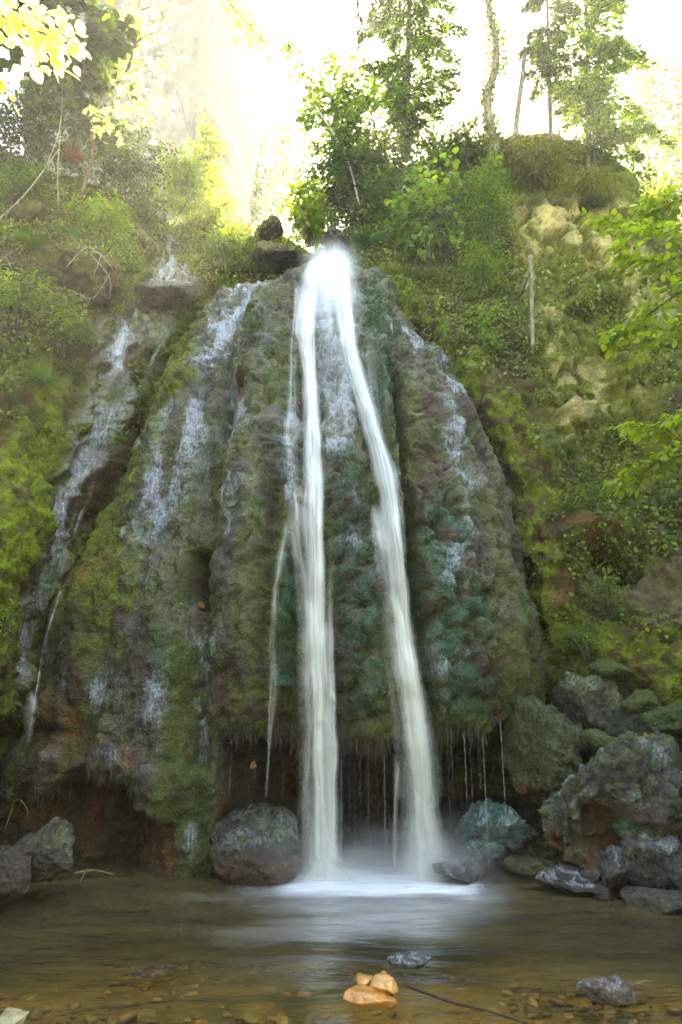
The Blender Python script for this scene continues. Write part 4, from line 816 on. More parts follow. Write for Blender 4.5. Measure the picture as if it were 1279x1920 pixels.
B_ = [ # name,label,px,py,Y,rx,ry,n,L,cols,opts
 ('maple', 'dark green maple filling the upper left corner', 'tree', 110, 60, 8.0, 125, 130, 2600, .15, MG+DG, dict(four=True, aspect=.95, clump=12)),
 ('shrub', 'blue-green shrub at the left edge under the maple', 'shrub', 40, 240, 8.4, 95, 75, 4200, .065, DG, dict()),
 ('shrub', 'dark shrub behind the curved sapling on the left bank', 'shrub', 150, 225, 9.3, 90, 85, 4200, .07, DG+MG, dict()),
 ('shrub', 'dense mid-green shrub below the sunlit leaves, left of the pale cliff', 'shrub', 235, 310, 9.6, 75, 70, 4200, .06, MG+DG, dict()),
 ('shrub', 'green shrub just left of the upper trickle', 'shrub', 275, 390, 9.8, 60, 50, 2600, .055, MG+LG, dict()),
 ('shrub', 'fresh light-green herb bush above the twigs', 'shrub', 195, 415, 8.7, 62, 52, 2600, .055, LG, dict(foot=.9)),
 ('shrub', 'dim shrub over the brown hollow at the left edge', 'shrub', 30, 345, 8.3, 70, 34, 1500, .06, MG, dict()),
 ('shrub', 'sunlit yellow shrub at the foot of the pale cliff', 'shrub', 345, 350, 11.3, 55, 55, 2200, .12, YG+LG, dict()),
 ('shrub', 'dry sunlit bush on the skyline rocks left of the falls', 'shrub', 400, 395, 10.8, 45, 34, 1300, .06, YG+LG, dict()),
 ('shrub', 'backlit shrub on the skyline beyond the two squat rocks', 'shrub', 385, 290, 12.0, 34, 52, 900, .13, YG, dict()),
 ('shrub', 'low olive bush over the ledges right of the upper trickle', 'shrub', 410, 455, 10.0, 60, 32, 1600, .05, LG+MG, dict()),
 ('shrub', 'bright backlit shrub left of the dark yew', 'shrub', 582, 400, 10.5, 38, 66, 1900, .13, YG+LG, dict()),
 ('yew', 'dark dense yew standing right of the head of the falls', 'tree', 655, 350, 10.7, 86, 112, 6500, .13, ND+MG, dict(kind='needle', aspect=.4, foot=1.1)),
 ('young_tree', 'airy deciduous tree above the dark yew, half bleached by the sky', 'tree', 640, 215, 11.0, 85, 100, 2600, .13, LG+MG, dict(foot=2.0)),
 ('shrub', 'dark shrub between the yew and the spruce foot', 'shrub', 735, 345, 11.2, 60, 62, 3200, .13, ND+MG, dict()),
 ('young_maple', 'young maple with large fresh leaves right of the fern', 'tree', 800, 400, 9.7, 70, 95, 1100, .12, LG+MG, dict(four=True, aspect=.9, clump=10, foot=1.3)),
 ('shrub', 'feathery green shrub left of the bare yellow rock', 'shrub', 912, 385, 9.4, 58, 95, 3200, .06, LG+MG, dict()),
 ('shrub', 'small green sapling in front of the bare yellow rock', 'shrub', 905, 500, 9.1, 48, 55, 1500, .065, LG, dict(four=True)),
 ('shrub', 'dark bush on the skyline between spruce and ivied trunk', 'shrub', 870, 285, 11.2, 60, 40, 1800, .12, ND+MG, dict()),
 ('hanging_yew', 'brownish yew thicket draped over the top of the right rock', 'shrub', 1000, 300, 10.2, 95, 46, 3200, .12, [(.13, .14, .02), (.16, .17, .02), (.12, .10, .03)], dict(kind='needle', aspect=.2, droop=.9, depth=.8)),
 ('hanging_yew', 'right end of the yew thicket drooping beside the twin trunks', 'shrub', 1105, 345, 10.0, 50, 34, 1300, .12, [(.13, .14, .02), (.16, .17, .02)], dict(kind='needle', aspect=.2, droop=.9)),
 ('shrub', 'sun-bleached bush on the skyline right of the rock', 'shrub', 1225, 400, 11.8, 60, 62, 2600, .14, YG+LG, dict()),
 ('shrub', 'low leafy plant at the foot of the little cave', 'shrub', 1140, 1110, 7.5, 38, 46, 420, .05, LG+MG, dict(four=True)),
 ('shrub', 'dark leafy plant above the grey rock', 'shrub', 1090, 1195, 7.2, 42, 30, 300, .05, MG, dict(four=True)),
 ('shrub', 'leafy tuft over the mouth of the little cave', 'shrub', 1110, 920, 7.9, 60, 34, 700, .05, LG+MG, dict(four=True)),
 ('shrub', 'bright green tuft on the ledge right of the slab', 'shrub', 337, 577, 8.9, 22, 16, 120, .055, LG, dict(four=True)),
 ('shrub', 'bright green tuft left of the trickle below the slab', 'shrub', 213, 602, 8.2, 26, 13, 120, .05, LG, dict(four=True)),
 ('shrub', 'small green plant on the mossy left foot of the bank', 'shrub', 15, 1155, 6.0, 22, 20, 110, .035, LG, dict(four=True)),
 ('shrub', 'leafy patch in the middle of the right mossy slope', 'shrub', 905, 610, 8.7, 40, 46, 600, .05, MG+LG, dict(four=True)),
 ('shrub', 'herb bush with yellowish leaves at the left edge', 'shrub', 40, 560, 7.2, 60, 60, 1200, .055, LG+MG, dict(four=True)),
 ('shrub', 'tall herbs below the light rock lump on the left bank', 'shrub', 110, 610, 7.4, 60, 45, 900, .055, LG+MG, dict(four=True)),
 ('shrub', 'overhanging green herbs beside the fresh bush', 'shrub', 225, 480, 8.4, 40, 36, 900, .05, LG+MG, dict(four=True)),
]
for i, (nm, lb, ct, px, py, Y, rx, ry, n, L, cl, kw) in enumerate(B_): shrub(nm, lb, ct, px, py, Y, rx, ry, n, L, cl, seed=i, **kw)

def px_path(pts): return np.array([at(*p) for p in pts])
def trunk(root, pts, r0, r1, col=(.10, .08, .06), name='trunk', n=30, sides=10, wob=0., world=False):
    P = smooth_path(np.asarray(pts) if world else px_path(pts), n)
    if wob: P[:, 0] += wob*noise(P, 1.1, 5); P[:, 1] += wob*noise(P, 1.3, 6)
    o = np.array(root.location[:]); V, Fc = tube(P-o, np.linspace(r0, r1, len(P)), sides)
    V = V+unit(V-np.repeat(np.r_[P, P[:1], P[:1]]-o, 1, 0)[:1])*0
    C = np.tile(np.array(col), (len(V), 1))*(1+.3*noise(V, 6, 8)[:, None]); link(name, mesh(name, V, Fc, M_BARK, C), root); return P
def conifer(name, label, pts, r0, spread, n_wh, dens, cols, seed, droop=.25, L=.05, start=.25, group=None, side=None, cat='tree', rk_=.85):
    """narrow evergreen: trunk part, branch part, needle foliage"""
    rs = np.random.RandomState(seed); base = at(*pts[0]); root = link(name, None, label=label, cat=cat, group=group, loc=base)
    P = trunk(root, pts, r0, r0*.4, (.085, .06, .045), n=40); Bk = Acc(); PP, DD, NN = [], [], []
    for k in range(n_wh):
        f = start+(1-start)*(k+.5*rs.rand())/n_wh; p = P[min(39, int(f*39))]
        a = rs.uniform(0, 2*math.pi); d = np.array([math.cos(a), math.sin(a)*.8, 0])
        if side is not None and rs.rand() < .6: d[0] = abs(d[0])*side
        ln = spread*(1.15-f*.55)*rs.uniform(.45, 1.1); m = 9
        t_ = np.linspace(0, 1, m)[:, None]; br = p+d*ln*t_+np.array([0, 0, 1])*(.12*ln*t_-droop*ln*t_**2*1.6)
        V, Fc = tube(br-base, np.linspace(.014, .003, m), 4); Bk.add(V, Fc, (.06, .045, .035))
        q = int(dens*ln); tq = rs.rand(q)**.7; ctr = p+d*ln*tq[:, None]+np.array([0, 0, 1])*(.12*ln*tq-droop*ln*tq**2*1.6)[:, None]
        sd_ = np.cross(d, [0, 0, 1])*np.where(rs.rand(q, 1) < .5, 1, -1); off = rs.rand(q, 1)*.30*ln*(1.15-tq[:, None])*rk_
        PP.append(ctr+sd_*off+d*off*.5+rs.normal(size=(q, 3))*.02-np.array([0, 0, 1])*off*.35*rs.rand(q, 1)); DD.append(sd_*.6+d*.8+rs.normal(size=(q, 3))*.35+np.array([0, 0, -.3])); NN.append(np.array([0, 0, 1])+rs.normal(size=(q, 3))*.4)
    PP, DD, NN = map(np.concatenate, (PP, DD, NN)); Bk.build('branch', M_BARK, root, kind='stuff')
    k = len(PP); Lk = L*rs.uniform(.6, 1.4, k); V, Fc = leaves2(PP-base, DD, NN, Lk, Lk*.38); cols = np.array(cols); C = np.repeat(cols[rs.randint(len(cols), size=k)]*rs.uniform(.6, 1.4, (k, 1)), 4, 0)
    link('needles', mesh('needles', V, Fc, M_NEEDLE, C), root, kind='stuff'); return root
conifer('spruce', 'tall spruce with wispy drooping boughs right of the falls', [(763, 300, 11.6), (764, 150, 11.6), (768, 0, 11.7), (772, -160, 11.8)], .075, 1.35, 74, 330, ND+MG+LG, 1, start=.08, L=.095)
conifer('pine', 'slender straight pine between the dead snag and the twin trunks', [(1033, 262, 10.8), (1030, 150, 10.8), (1027, 40, 10.8), (1022, -150, 10.9)], .05, .7, 44, 330, ND+MG, 2, start=.3, L=.10)
conifer('larch', 'airy twin-stemmed conifer on the right shoulder of the rock', [(1103, 325, 10.6), (1104, 180, 10.6), (1100, 60, 10.7), (1095, -120, 10.8)], .05, 1.25, 76, 250, MG+LG, 3, start=.08, L=.10, side=1)
for o in [x for x in bpy.data.objects if x.name.startswith('larch')]:
    trunk(o, [(1118, 330, 10.55), (1113, 240, 10.55), (1108, 150, 10.6)], .03, .012, (.085, .06, .045))
t_ = link('ivied_tree', None, label='crooked ivy-wrapped trunk rising left of the dead snag', cat='tree', loc=at(926, 300, 10.3))
P = trunk(t_, [(926, 310, 10.3), (928, 270, 10.3), (918, 230, 10.3), (914, 180, 10.3), (928, 130, 10.3), (930, 80, 10.3), (918, 20, 10.3), (905, -100, 10.3)], .10, .055, (.16, .13, .08), n=40)
rs = np.random.RandomState(9); k = 1500; i = (rs.rand(k)**.8*39).astype(int); an = rs.uniform(0, 6.3, k); rr = rs.uniform(.06, .2, k)*np.interp(noise(np.c_[i/3., i*0, i*0]), [-.3, .5], [.6, 1.3])
q = P[i]-np.array(t_.location[:])+np.c_[np.cos(an)*rr, np.sin(an)*rr, rs.normal(size=k)*.04]
V, Fc = leaves(q, np.c_[np.cos(an), np.sin(an), -.5+0*an]+rs.normal(size=(k, 3))*.4, rs.normal(size=(k, 3))*.4+np.array([0, 0, 1]), .055, .045); C = np.repeat(np.array(MG+DG)[rs.randint(6, size=k)], 6, 0)
link('ivy_leaves', mesh('ivy_leaves', V, Fc, M_LEAF, C), t_, kind='stuff')
trunk(t_, [(930, 60, 10.3), (912, 0, 10.3), (900, -60, 10.2)], .03, .01, (.12, .1, .07), 'branch', 12, 6)
t_ = link('dead_snag', None, label='broken-off dead trunk leaning right beside the ivied tree', cat='dead tree', loc=at(966, 258, 10.6)); trunk(t_, [(965, 265, 10.6), (972, 200, 10.6), (979, 150, 10.6), (984, 102, 10.6)], .055, .045, (.11, .09, .07))
t_ = link('dead_pole', None, label='thin dead pole standing against the right rock face', cat='dead tree', loc=at(998, 645, 8.6)); trunk(t_, [(999, 650, 8.6), (997, 570, 8.6), (995, 480, 8.6)], .028, .03, (.20, .16, .10)); trunk(t_, [(979, 548, 8.55), (988, 525, 8.55), (997, 508, 8.6)], .018, .012, (.03, .025, .02), 'branch', 8, 6)
t_ = link('leaning_stem', None, label='thin pale stem leaning through the dark yew', cat='dead tree', loc=at(672, 375, 10.2)); trunk(t_, [(673, 380, 10.2), (655, 310, 10.2), (625, 250, 10.2), (590, 198, 10.2)], .016, .022, (.25, .22, .18))
t_ = link('slim_trunk', None, label='slim stem with a few leaves right of the straight pine', cat='tree', loc=at(1049, 262, 11)); trunk(t_, [(1049, 265, 11), (1047, 180, 11), (1048, 110, 11)], .015, .008, (.1, .08, .06))
# far trees bleached by the light
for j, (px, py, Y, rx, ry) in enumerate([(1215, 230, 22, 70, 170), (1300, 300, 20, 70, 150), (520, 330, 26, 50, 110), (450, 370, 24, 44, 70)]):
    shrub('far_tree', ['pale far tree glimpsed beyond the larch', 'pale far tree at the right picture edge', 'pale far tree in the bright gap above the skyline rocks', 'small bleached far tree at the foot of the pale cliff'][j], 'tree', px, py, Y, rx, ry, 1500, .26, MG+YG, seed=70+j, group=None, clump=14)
# sapling with sunlit leaves
sp = link('sunlit_sapling', None, label='curving sapling carrying bleached sunlit leaves before the pale cliff', cat='tree', loc=at(165, 372, 8.6))
Pm = trunk(sp, [(150, 372, 8.6), (172, 300, 8.5), (173, 230, 8.4), (195, 180, 8.3), (235, 140, 8.2), (252, 80, 8.1), (262, 10, 8.1), (275, -60, 8.1)], .028, .012, (.13, .085, .06), n=50)
tw = [[(235, 140, 8.2), (280, 120, 8.1), (325, 110, 8.0)], [(240, 120, 8.2), (262, 160, 8.0), (300, 200, 7.9)], [(225, 150, 8.2), (250, 200, 8.0), (270, 235, 7.9)], [(252, 80, 8.1), (290, 60, 8.0), (330, 50, 8.0)], [(260, 20, 8.1), (300, 10, 8.0), (330, 20, 8.0)], [(250, 60, 8.1), (235, 30, 8.0), (240, 0, 8.)], [(173, 230, 8.4), (200, 230, 8.2), (235, 215, 8.2)]]
for q in tw: trunk(sp, q, .008, .003, (.13, .085, .06), 'twig', 8, 5)
# separate big leaves share a few leaf meshes
def leaf_mesh(col, w=.62, seed=0):
    rs = np.random.RandomState(seed); t = np.linspace(0, 1, 7); wd = w*.5*np.sin(np.pi*t**.8)**.8; V = []
    for a, b in zip(t, wd): V += [(a, b, .12*b+.06*a*(1-a)-.12*a*a), (a, 0, -.02-.12*a*a), (a, -b, .12*b+.06*a*(1-a)-.12*a*a)]
    Fc = []
    for i in range(6):
        for j in (0, 1): Fc.append((i*3+j, i*3+j+1, i*3+j+4, i*3+j+3))
    return mesh('leaf', np.array(V), np.array(Fc), M_LEAF, np.tile(np.array(col), (len(V), 1)), smooth=True)
def maple_mesh(col):
    pts = [(0, 0), (.12, .12), (.05, .42), (.28, .32), (.38, .52), (.55, .34), (.62, .2), (1, 0), (.62, -.2), (.55, -.34), (.38, -.52), (.28, -.32), (.05, -.42), (.12, -.12)]
    V = [(.4, 0, .04)]+[(x, y, -.1*(x-.4)**2-.15*y*y) for x, y in pts]; n = len(pts)
    return mesh('leaf', np.array(V), np.array([(0, 1+i, 1+(i+1) % n) for i in range(n)]), M_LEAF, np.tile(np.array(col), (len(V), 1)))
def put_leaf(parent, me, pos, d, nrm, L):
    x = unit(np.asarray(d, float)); y = unit(np.cross(nrm, x)); z = np.cross(x, y); o = bpy.data.objects.new('leaf', me); COL.objects.link(o); o.parent = parent
    M = Matrix(((x[0]*L, y[0]*L, z[0]*L, pos[0]), (x[1]*L, y[1]*L, z[1]*L, pos[1]), (x[2]*L, y[2]*L, z[2]*L, pos[2]), (0, 0, 0, 1))); o.matrix_local = M; return o
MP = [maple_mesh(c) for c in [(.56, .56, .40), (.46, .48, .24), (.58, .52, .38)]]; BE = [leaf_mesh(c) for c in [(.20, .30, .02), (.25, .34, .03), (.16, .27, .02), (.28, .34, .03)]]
rs = np.random.RandomState(17); base = np.array(sp.location[:])
for q in tw+[[(252, 80, 8.1), (262, 10, 8.1)], [(235, 140, 8.2), (252, 80, 8.1)]]:
    P = smooth_path(px_path(q), 20)
    for k in range(44):
        p = P[rs.randint(4, 20)]+rs.normal(size=3)*np.array([.11, .1, .11]); put_leaf(sp, MP[rs.randint(3)], p-base, rs.normal(size=3)*.6+np.array([.3, -.2, -.6]), np.array([0, -.7, .6])+rs.normal(size=3)*.4, rs.uniform(.09, .16))
# leafy sprays reaching in from trees beside the camera
def spray(name, label, main, twigs, meshes, L, nper, seed, r=.012, cat='branch', col=(.08, .06, .045), flat=.8, group=None, droop=.15):
    rs = np.random.RandomState(seed); root = link(name, None, label=label, cat=cat, group=group, loc=at(*main[0])); b = np.array(root.location[:])
    Pm = trunk(root, main, r, r*.3, col, 'stem', 24, 6); cnt = 0
    for j in range(twigs):
        i = int(4+19*(j+.5)/twigs); p0 = Pm[i]; dirn = unit(Pm[min(23, i+1)]-Pm[i-1]); sd_ = unit(np.cross(dirn, [0, 0, 1]))*(1 if j % 2 else -1)
        sd_ = sd_*np.array([1, .7, 1])+np.array([0, 0, 1])*rs.uniform(-.6, .35)*(1-flat*.5); ln = L*rs.uniform(2.2, 5.)*(1-.4*j/twigs); tl = p0+(dirn*.7+sd_*.8)*ln+np.array([0, 0, -droop*ln])
        P = smooth_path([p0, (p0+tl)/2+np.array([0, 0, .03]), tl], 8); V, Fc = tube(P-b, np.linspace(.004, .0015, 8), 4); link('twig', mesh('twig', V, Fc, M_BARK, np.tile(np.array(col), (len(V), 1))), root)
        dd = unit(tl-p0); s2 = unit(np.cross(dd, [0, 0, 1]))
        for k in range(nper):
            f = (k+.6)/nper; p = P[min(7, int(f*7.9))]+rs.normal(size=3)*.25*L; s = 1 if k % 2 else -1
            dv = dd if k == nper-1 else dd*.5+s2*s*.8+rs.normal(size=3)*.25
            if cnt < 300: put_leaf(root, meshes[rs.randint(len(meshes))], p-b, dv+np.array([0, 0, -.15]), np.array([0, -.15, 1])+rs.normal(size=3)*.5, L*rs.uniform(.45, 1.2)); cnt += 1
    return root
LB = 'beech branch'
spray('beech_branch', 'beech spray at right edge reaching farthest left over the bare rock', [(1400, 400, 5.6), (1290, 430, 6.0), (1200, 425, 6.3), (1115, 412, 6.5)], 24, BE, .10, 11, 1)
spray('beech_branch', 'dense beech spray at the right edge just under the farthest-reaching one', [(1400, 470, 5.6), (1300, 480, 6.0), (1220, 490, 6.2), (1165, 480, 6.3)], 22, BE, .10, 13, 2)
spray('beech_branch', 'drooping beech spray pointing down-left beside the yellow rock', [(1400, 500, 5.4), (1290, 540, 5.8), (1200, 600, 6.0), (1145, 632, 6.1)], 22, BE, .095, 13, 3)
spray('beech_branch', 'small beech spray at the right edge just below the drooping one', [(1400, 560, 5.4), (1310, 590, 5.6), (1250, 625, 5.8), (1205, 640, 5.9)], 16, BE, .085, 11, 4)
spray('beech_branch', 'beech spray at mid height on the right edge', [(1400, 740, 5.4), (1300, 770, 5.6), (1240, 800, 5.8), (1180, 800, 6.0)], 22, BE, .085, 13, 5)
spray('beech_branch', 'lowest beech spray at the right edge', [(1400, 840, 5.4), (1300, 850, 5.6), (1230, 870, 5.8), (1165, 905, 6.0)], 22, BE, .085, 12, 6)
spray('beech_branch', 'highest beech spray at the right edge, against the sky', [(1400, 330, 6.4), (1310, 360, 6.8), (1250, 385, 7.0), (1215, 400, 7.1)], 20, BE, .11, 12, 7)
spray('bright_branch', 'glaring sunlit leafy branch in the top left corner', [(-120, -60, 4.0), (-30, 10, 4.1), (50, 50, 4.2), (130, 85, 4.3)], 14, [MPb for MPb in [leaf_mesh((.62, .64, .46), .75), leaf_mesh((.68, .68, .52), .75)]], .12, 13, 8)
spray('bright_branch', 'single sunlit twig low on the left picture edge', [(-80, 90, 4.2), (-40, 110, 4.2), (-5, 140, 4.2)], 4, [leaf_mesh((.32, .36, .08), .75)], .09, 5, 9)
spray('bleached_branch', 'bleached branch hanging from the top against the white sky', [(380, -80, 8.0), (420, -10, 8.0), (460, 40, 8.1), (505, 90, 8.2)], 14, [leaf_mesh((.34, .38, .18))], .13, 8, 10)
spray('bleached_branch', 'bleached twig hanging near the picture centre top', [(520, 40, 8.2), (545, 90, 8.2), (570, 130, 8.3), (600, 170, 8.4)], 10, [leaf_mesh((.14, .2, .04))], .11, 7, 11)
spray('hanging_twig', 'dark twig with few leaves hanging from the top edge centre', [(650, -60, 4.6), (665, -20, 4.6), (672, 20, 4.6), (684, 90, 4.6)], 8, [leaf_mesh((.08, .10, .03))], .075, 4, 12)

# ferns
def frond_mesh(col, n=22):
    P, D, Nn, L = [], [], [], []
    for i in range(n):
        f = .08+.9*i/n; z = .55*f-.85*f*f; 
        for s in (-1, 1): P.append((f, 0, z)); D.append((.35, s, -.15)); Nn.append((0, 0, 1)); L.append(.30*math.sin(math.pi*min(1, f*.9+.12))**.9)
    V, Fc = leaves2(np.array(P), np.array(D), np.array(Nn), np.array(L), .05); V2, F2 = tube(np.array([(f, 0, .55*f-.85*f*f) for f in np.linspace(0, 1, 8)]), np.linspace(.012, .003, 8), 4)
    return mesh('frond', np.r_[V, V2], np.r_[Fc, F2+len(V)], M_LEAF, np.tile(np.array(col), (len(V)+len(V2), 1)))
FR = {'teal': frond_mesh((.06, .14, .06)), 'green': frond_mesh((.08, .16, .02)), 'pale': frond_mesh((.16, .22, .04))}
def fern(label, px, py, size, colr, n=10, Y=None, seed=0, up=.35):
    rs = np.random.RandomState(seed); h_ = hit(px, py); p = np.array(h_[0][:]) if (h_ and Y is None) else at(px, py, Y or 8.); p[1] -= .03
    root = link('fern', None, label=label, cat='fern', loc=p, group=None); L = px2m(size, p[1], py)
    for k in range(n):
        a = -math.pi/2+(k/(n-1)-.5)*math.pi*1.5+rs.normal()*.15; o = bpy.data.objects.new('frond', FR[colr]); COL.objects.link(o); o.parent = root
        o.rotation_euler = (rs.normal()*.25, -up+rs.normal()*.25, a); s = L*rs.uniform(.75, 1.15); o.scale = (s, s, s)
for i, a in enumerate([('large teal fern at the head of the falls', 690, 462, 42, 'teal', 12), ('smaller teal fern above the large one', 736, 440, 24, 'teal', 8), ('light fern drooping over the mossy left bank', 85, 725, 50, 'green', 12),
    ('fern lower on the mossy left bank', 60, 790, 40, 'green', 10), ('fern at the left edge below the yellowish herbs', 20, 660, 44, 'green', 10), ('pale fern beside the rock lump left', 95, 590, 40, 'pale', 9), ('fern left of the wet groove', 150, 640, 34, 'green', 9),
    ('fern over the brown hollow on the left bank', 60, 470, 44, 'green', 10), ('fern hanging beside the light-green bush', 130, 450, 36, 'green', 9), ('bright fern-like seedling on the right slope', 1035, 678, 26, 'pale', 8), ('bright fern-like seedling under the right rock', 1085, 738, 34, 'pale', 8),
    ('fern at the foot of the feathery shrub', 880, 565, 30, 'green', 9), ('fern on the right slope by the dome edge', 930, 660, 30, 'green', 9), ('fern low on the right slope', 1075, 850, 34, 'green', 9), ('fern beside the little cave', 1060, 960, 26, 'green', 8)]):
    fern(a[0], a[1], a[2], a[3], a[4], a[5], seed=i)
# grass tufts
def grass(label, px, py, w, h, n, col, seed=0, droop=.5, name='grass_tuft'):
    rs = np.random.RandomState(seed+50); h_ = hit(px, py); p = np.array(h_[0][:]); W_, H_ = px2m(w, p[1], py), px2m(h, p[1], py); Bv, Bf, k = [], [], 0
    for i in range(n):
        b = np.array([rs.uniform(-W_, W_), rs.uniform(-.15, .1), rs.uniform(-.3, .2)*H_*.5]); L = H_*rs.uniform(.5, 1.2); a = rs.uniform(0, 6.28); d = np.array([math.cos(a)*.5, -.35+math.sin(a)*.4, 1.])
        q = [b+unit(d)*L*f+np.array([d[0]*.5, d[1]*.5, -1])*droop*L*f*f for f in (0, .35, .7, 1)]; wv = np.array([.006, 0, 0])
        for j in range(3): Bv += [q[j]-wv*(1-j*.3), q[j]+wv*(1-j*.3)]
        Bv.append(q[3]); Bf += [(k, k+1, k+3), (k, k+3, k+2), (k+2, k+3, k+5), (k+2, k+5, k+4), (k+4, k+5, k+6)]; k += 7
    c = np.repeat(np.array(col)[rs.randint(len(col), size=n)]*rs.uniform(.6, 1.3, (n, 1)), 7, 0)
    link(name, mesh(name, np.array(Bv), np.array(Bf), M_LEAF, c), label=label, cat='grass', kind='stuff', loc=p)
GC = [(.10, .14, .03), (.14, .15, .04), (.08, .12, .02)]; DR = [(.22, .17, .09), (.16, .12, .06), (.12, .12, .04)]
grass('long grass hanging over the rocks left of the head of the falls', 455, 510, 60, 34, 420, GC, 1, .9)
grass('fine grass on the slope right of the head of the falls', 760, 520, 70, 34, 520, GC, 2, .9)
grass('dry grass under the young maple', 820, 470, 80, 36, 420, GC+DR, 3, .9)
grass('long grass among ferns on the left bank', 110, 690, 60, 30, 300, GC, 4, 1.0)
grass('dry grass hanging from the rock lump on the left bank', 190, 560, 60, 40, 300, GC+DR, 5, 1.3)
grass('withered stalks at the left edge', 25, 500, 40, 46, 260, DR, 6, 1.0)
grass('brown grass on the skyline rock left of the falls', 440, 430, 60, 26, 320, DR+GC, 7, .8)
grass('thin grass draping the top of the right rock', 1060, 380, 90, 40, 500, GC+DR, 8, 1.5)
grass('grass tuft by the dome edge on the right slope', 870, 640, 40, 26, 200, GC, 9, .9)
# dry twigs and sticks
def stick(name, label, paths, r=.007, col=(.30, .25, .18), cat='twig'):
    root = link(name, None, label=label, cat=cat, loc=at(*paths[0][0]))
    for i, p in enumerate(paths): trunk(root, p, r if i == 0 else r*.6, r*.4, col, 'stem' if i == 0 else 'side_twig', 12, 5)
stick('dry_twig', 'forked bleached twig arching over the left bank lump', [[(125, 500, 7.3), (160, 465, 7.2), (190, 478, 7.15), (212, 505, 7.1)], [(160, 465, 7.2), (205, 520, 7.1), (205, 560, 7.1)], [(190, 478, 7.15), (175, 520, 7.1)]])
stick('dry_twig', 'long dry twig slanting down beside the wet slab', [[(135, 545, 7.2), (170, 560, 7.1), (190, 540, 7.1), (207, 510, 7.0)], [(170, 560, 7.1), (150, 600, 7.1)]])
stick('dry_twig', 'pale twig bundle at the left picture edge', [[(-30, 520, 6.9), (10, 480, 6.9), (50, 455, 6.9)], [(10, 480, 6.9), (30, 520, 6.9)], [(-10, 500, 6.9), (40, 490, 6.9)]])
stick('bare_branch', 'long pale branch rising from the left edge under the dark shrub', [[(-20, 425, 7.9), (40, 372, 8.0), (85, 315, 8.1), (110, 280, 8.1)], [(85, 315, 8.1), (112, 240, 8.1), (118, 140, 8.1)]], .012)
stick('bare_branch', 'thin bare stem upright behind the fresh light-green bush', [[(110, 385, 8.4), (108, 320, 8.4), (114, 240, 8.4), (118, 150, 8.4)]], .009)
stick('sunken_branch', 'long dark branch lying under the shallow water at bottom right', [[(755, 1845, 4.1), (850, 1880, 3.95), (930, 1900, 3.85), (1060, 1945, 3.6)]], .008, (.05, .03, .02), 'branch')
stick('drift_stick', 'small mossy stick on the shore right of the angular rock', [[(140, 1638, 5.75), (175, 1632, 5.75), (215, 1640, 5.7)], [(160, 1634, 5.75), (150, 1655, 5.7)]], .012, (.14, .11, .05), 'stick')
stick('cliff_root', 'bare root hanging down the pale cliff', [[(332, 170, 14.5), (342, 200, 14.5), (350, 235, 14.5), (358, 260, 14.5)]], .012, (.06, .05, .045), 'root')
stick('shore_twig', 'thin twig curling above the left shore rocks', [[(8, 1560, 5.6), (30, 1500, 5.6), (50, 1515, 5.6), (52, 1540, 5.6)]], .004, (.15, .10, .06))
# fallen leaves
for lb, px, py, Y, L in [('yellow fallen leaf on the rocks at right', 1206, 1376, 6.2, .05), ('orange dead leaf caught in the moss below the hole', 371, 1132, None, .09), ('pale dead leaf stuck on the mossy left lobe', 255, 1100, None, .05), ('curled brown leaf hanging from the overhang', 470, 1432, 6.22, .08)]:
    if Y is None: Y = hitY(px, py)-.03
    me = leaf_mesh((.45, .28, .05) if 'yellow' in lb else (.32, .14, .05), .8); o = link('fallen_leaf', me, label=lb, cat='leaf', loc=at(px, py, Y)); o.scale = (L,)*3; o.rotation_euler = (1.2, .2, .4+px)

# ================================================================ far cliff, washed by light
pu = np.linspace(0, 1, 160); pv = np.linspace(0, 1, 200); U, Vv = np.meshgrid(pu, pv)
cxl = np.interp(Vv, [0, 1], [60, 30]); cxr = np.interp(Vv, [0, .3, .5, .7, .85, 1], [350, 385, 380, 405, 420, 430])+9*noise(np.stack([Vv*9, Vv*0, Vv*0], -1), 1, 3)+5*noise(np.stack([Vv*30, Vv*0, Vv*0], -1), 1, 4); PXc = cxl+(cxr-cxl)*U; PYc = 480-700*Vv
Yc = 16+2.5*(1-U)**1*0+1.2*np.abs(U-.6)**1.5; Pc = at(PXc, PYc, Yc+0); Pc[..., 0] = Pc[-40:, :, 0].mean(0)[None]*.12+Pc[..., 0]*.88
w1, w2, wi = worley(Pc*np.array([1, 1, .4]), .8, 12); dC = .35*fbm(Pc*np.array([1, 1, .2]), .6, 6, 131)+.12*fbm(Pc*np.array([1, 1, .1]), 3, 4, 133)
Pc[..., 1] -= dC; sidec = Pc[:, -1:, :]+np.array([.6, 3, 0]); sidec2 = Pc[:, -1:, :]+np.array([.2, 9, 0]); Pc = np.concatenate([Pc, sidec, sidec2], 1)
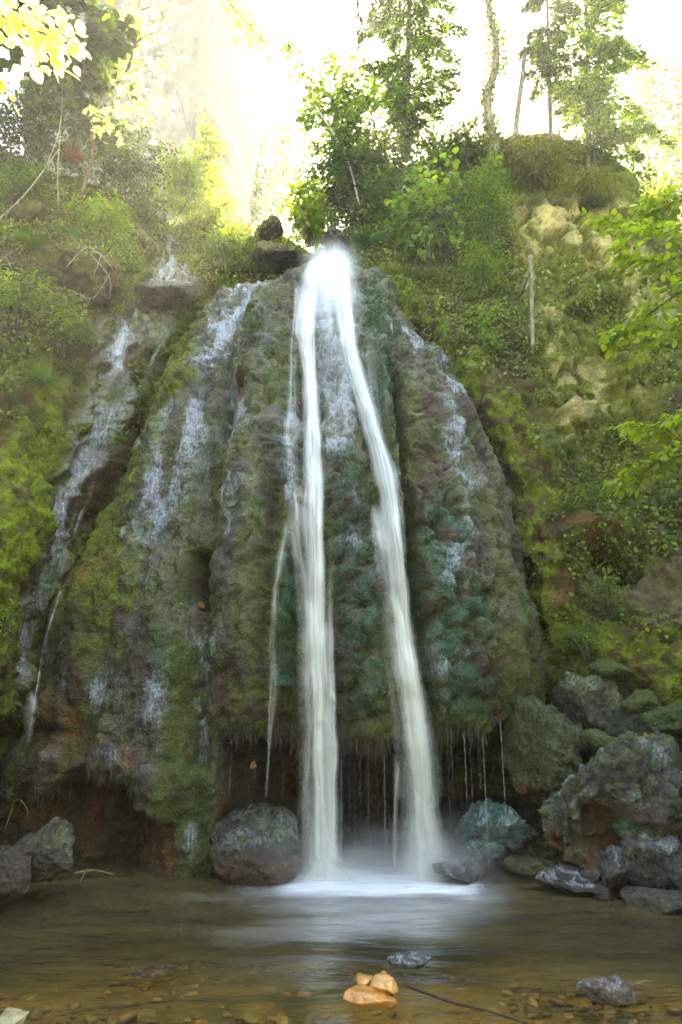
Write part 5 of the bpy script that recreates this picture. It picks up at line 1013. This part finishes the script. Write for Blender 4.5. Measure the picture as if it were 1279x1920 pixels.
cC = np.tile(np.array((.17, .155, .135)), Pc.shape[:2]+(1,))*(1+.25*fbm(Pc*np.array([1, 1, .3]), 1.2, 4, 132)[..., None])
link('far_cliff', mesh('far_cliff', Pc, gridfaces(*Pc.shape[:2]), M_FAR, cC, {'wet': np.zeros(Pc.shape[:2]), 'film': np.zeros(Pc.shape[:2])}), kind='structure')

# ================================================================ AIR of the gorge, lit by the low sun behind the trees
hv = np.array([(x, y, z) for x in (-70, 70) for y in (-40, 90) for z in (-2, 34)], float)
hf = np.array([(0, 1, 3, 2), (4, 6, 7, 5), (0, 4, 5, 1), (2, 3, 7, 6), (0, 2, 6, 4), (1, 5, 7, 3)])
m, n, l = newmat('haze'); pv = N_(n, 'ShaderNodeVolumePrincipled'); pv.inputs['Color'].default_value = (.95, .95, .93, 1); pv.inputs['Density'].default_value = .0017; pv.inputs['Anisotropy'].default_value = .45
o = N_(n, 'ShaderNodeOutputMaterial'); l.new(pv.outputs[0], o.inputs['Volume'])
link('haze', mesh('haze', hv, hf, m, None, smooth=False), label='thin luminous air filling the gorge', cat='haze', kind='stuff')

# things of one kind share a group
for o in [x for x in bpy.data.objects if x.get('label')]:
    c = o['category']; x = o.location.x; nm = o.name.split('.')[0]; g = None
    if c == 'shrub': g = 'shrubs on the left bank' if x < 0 else 'shrubs on the right slope'
    elif c == 'fern': g = 'ferns on the banks'
    elif nm == 'pool_stone': g = 'stones standing out of the pool'
    elif c == 'rock' and x > 1.2: g = 'rocks of the right bank'
    elif c == 'rock' and x < 1.2 and o.location.z > 4: g = 'rocks along the upper ledges'
    elif nm == 'beech_branch': g = 'beech sprays reaching in from the right'
    elif nm == 'bright_branch': g = 'sunlit sprays in the top left corner'
    elif nm == 'bleached_branch': g = 'bleached sprays hanging at the top'
    elif c == 'grass': g = 'grass tufts on the banks'
    elif nm == 'dry_twig': g = 'dry twigs on the left bank'
    elif nm == 'bare_branch': g = 'bare branches on the left bank'
    elif nm == 'far_tree': g = 'pale far trees'
    elif nm == 'fallen_leaf': g = 'fallen leaves'
    elif nm == 'mist': g = 'mist of the falls'
    if g: o['group'] = g
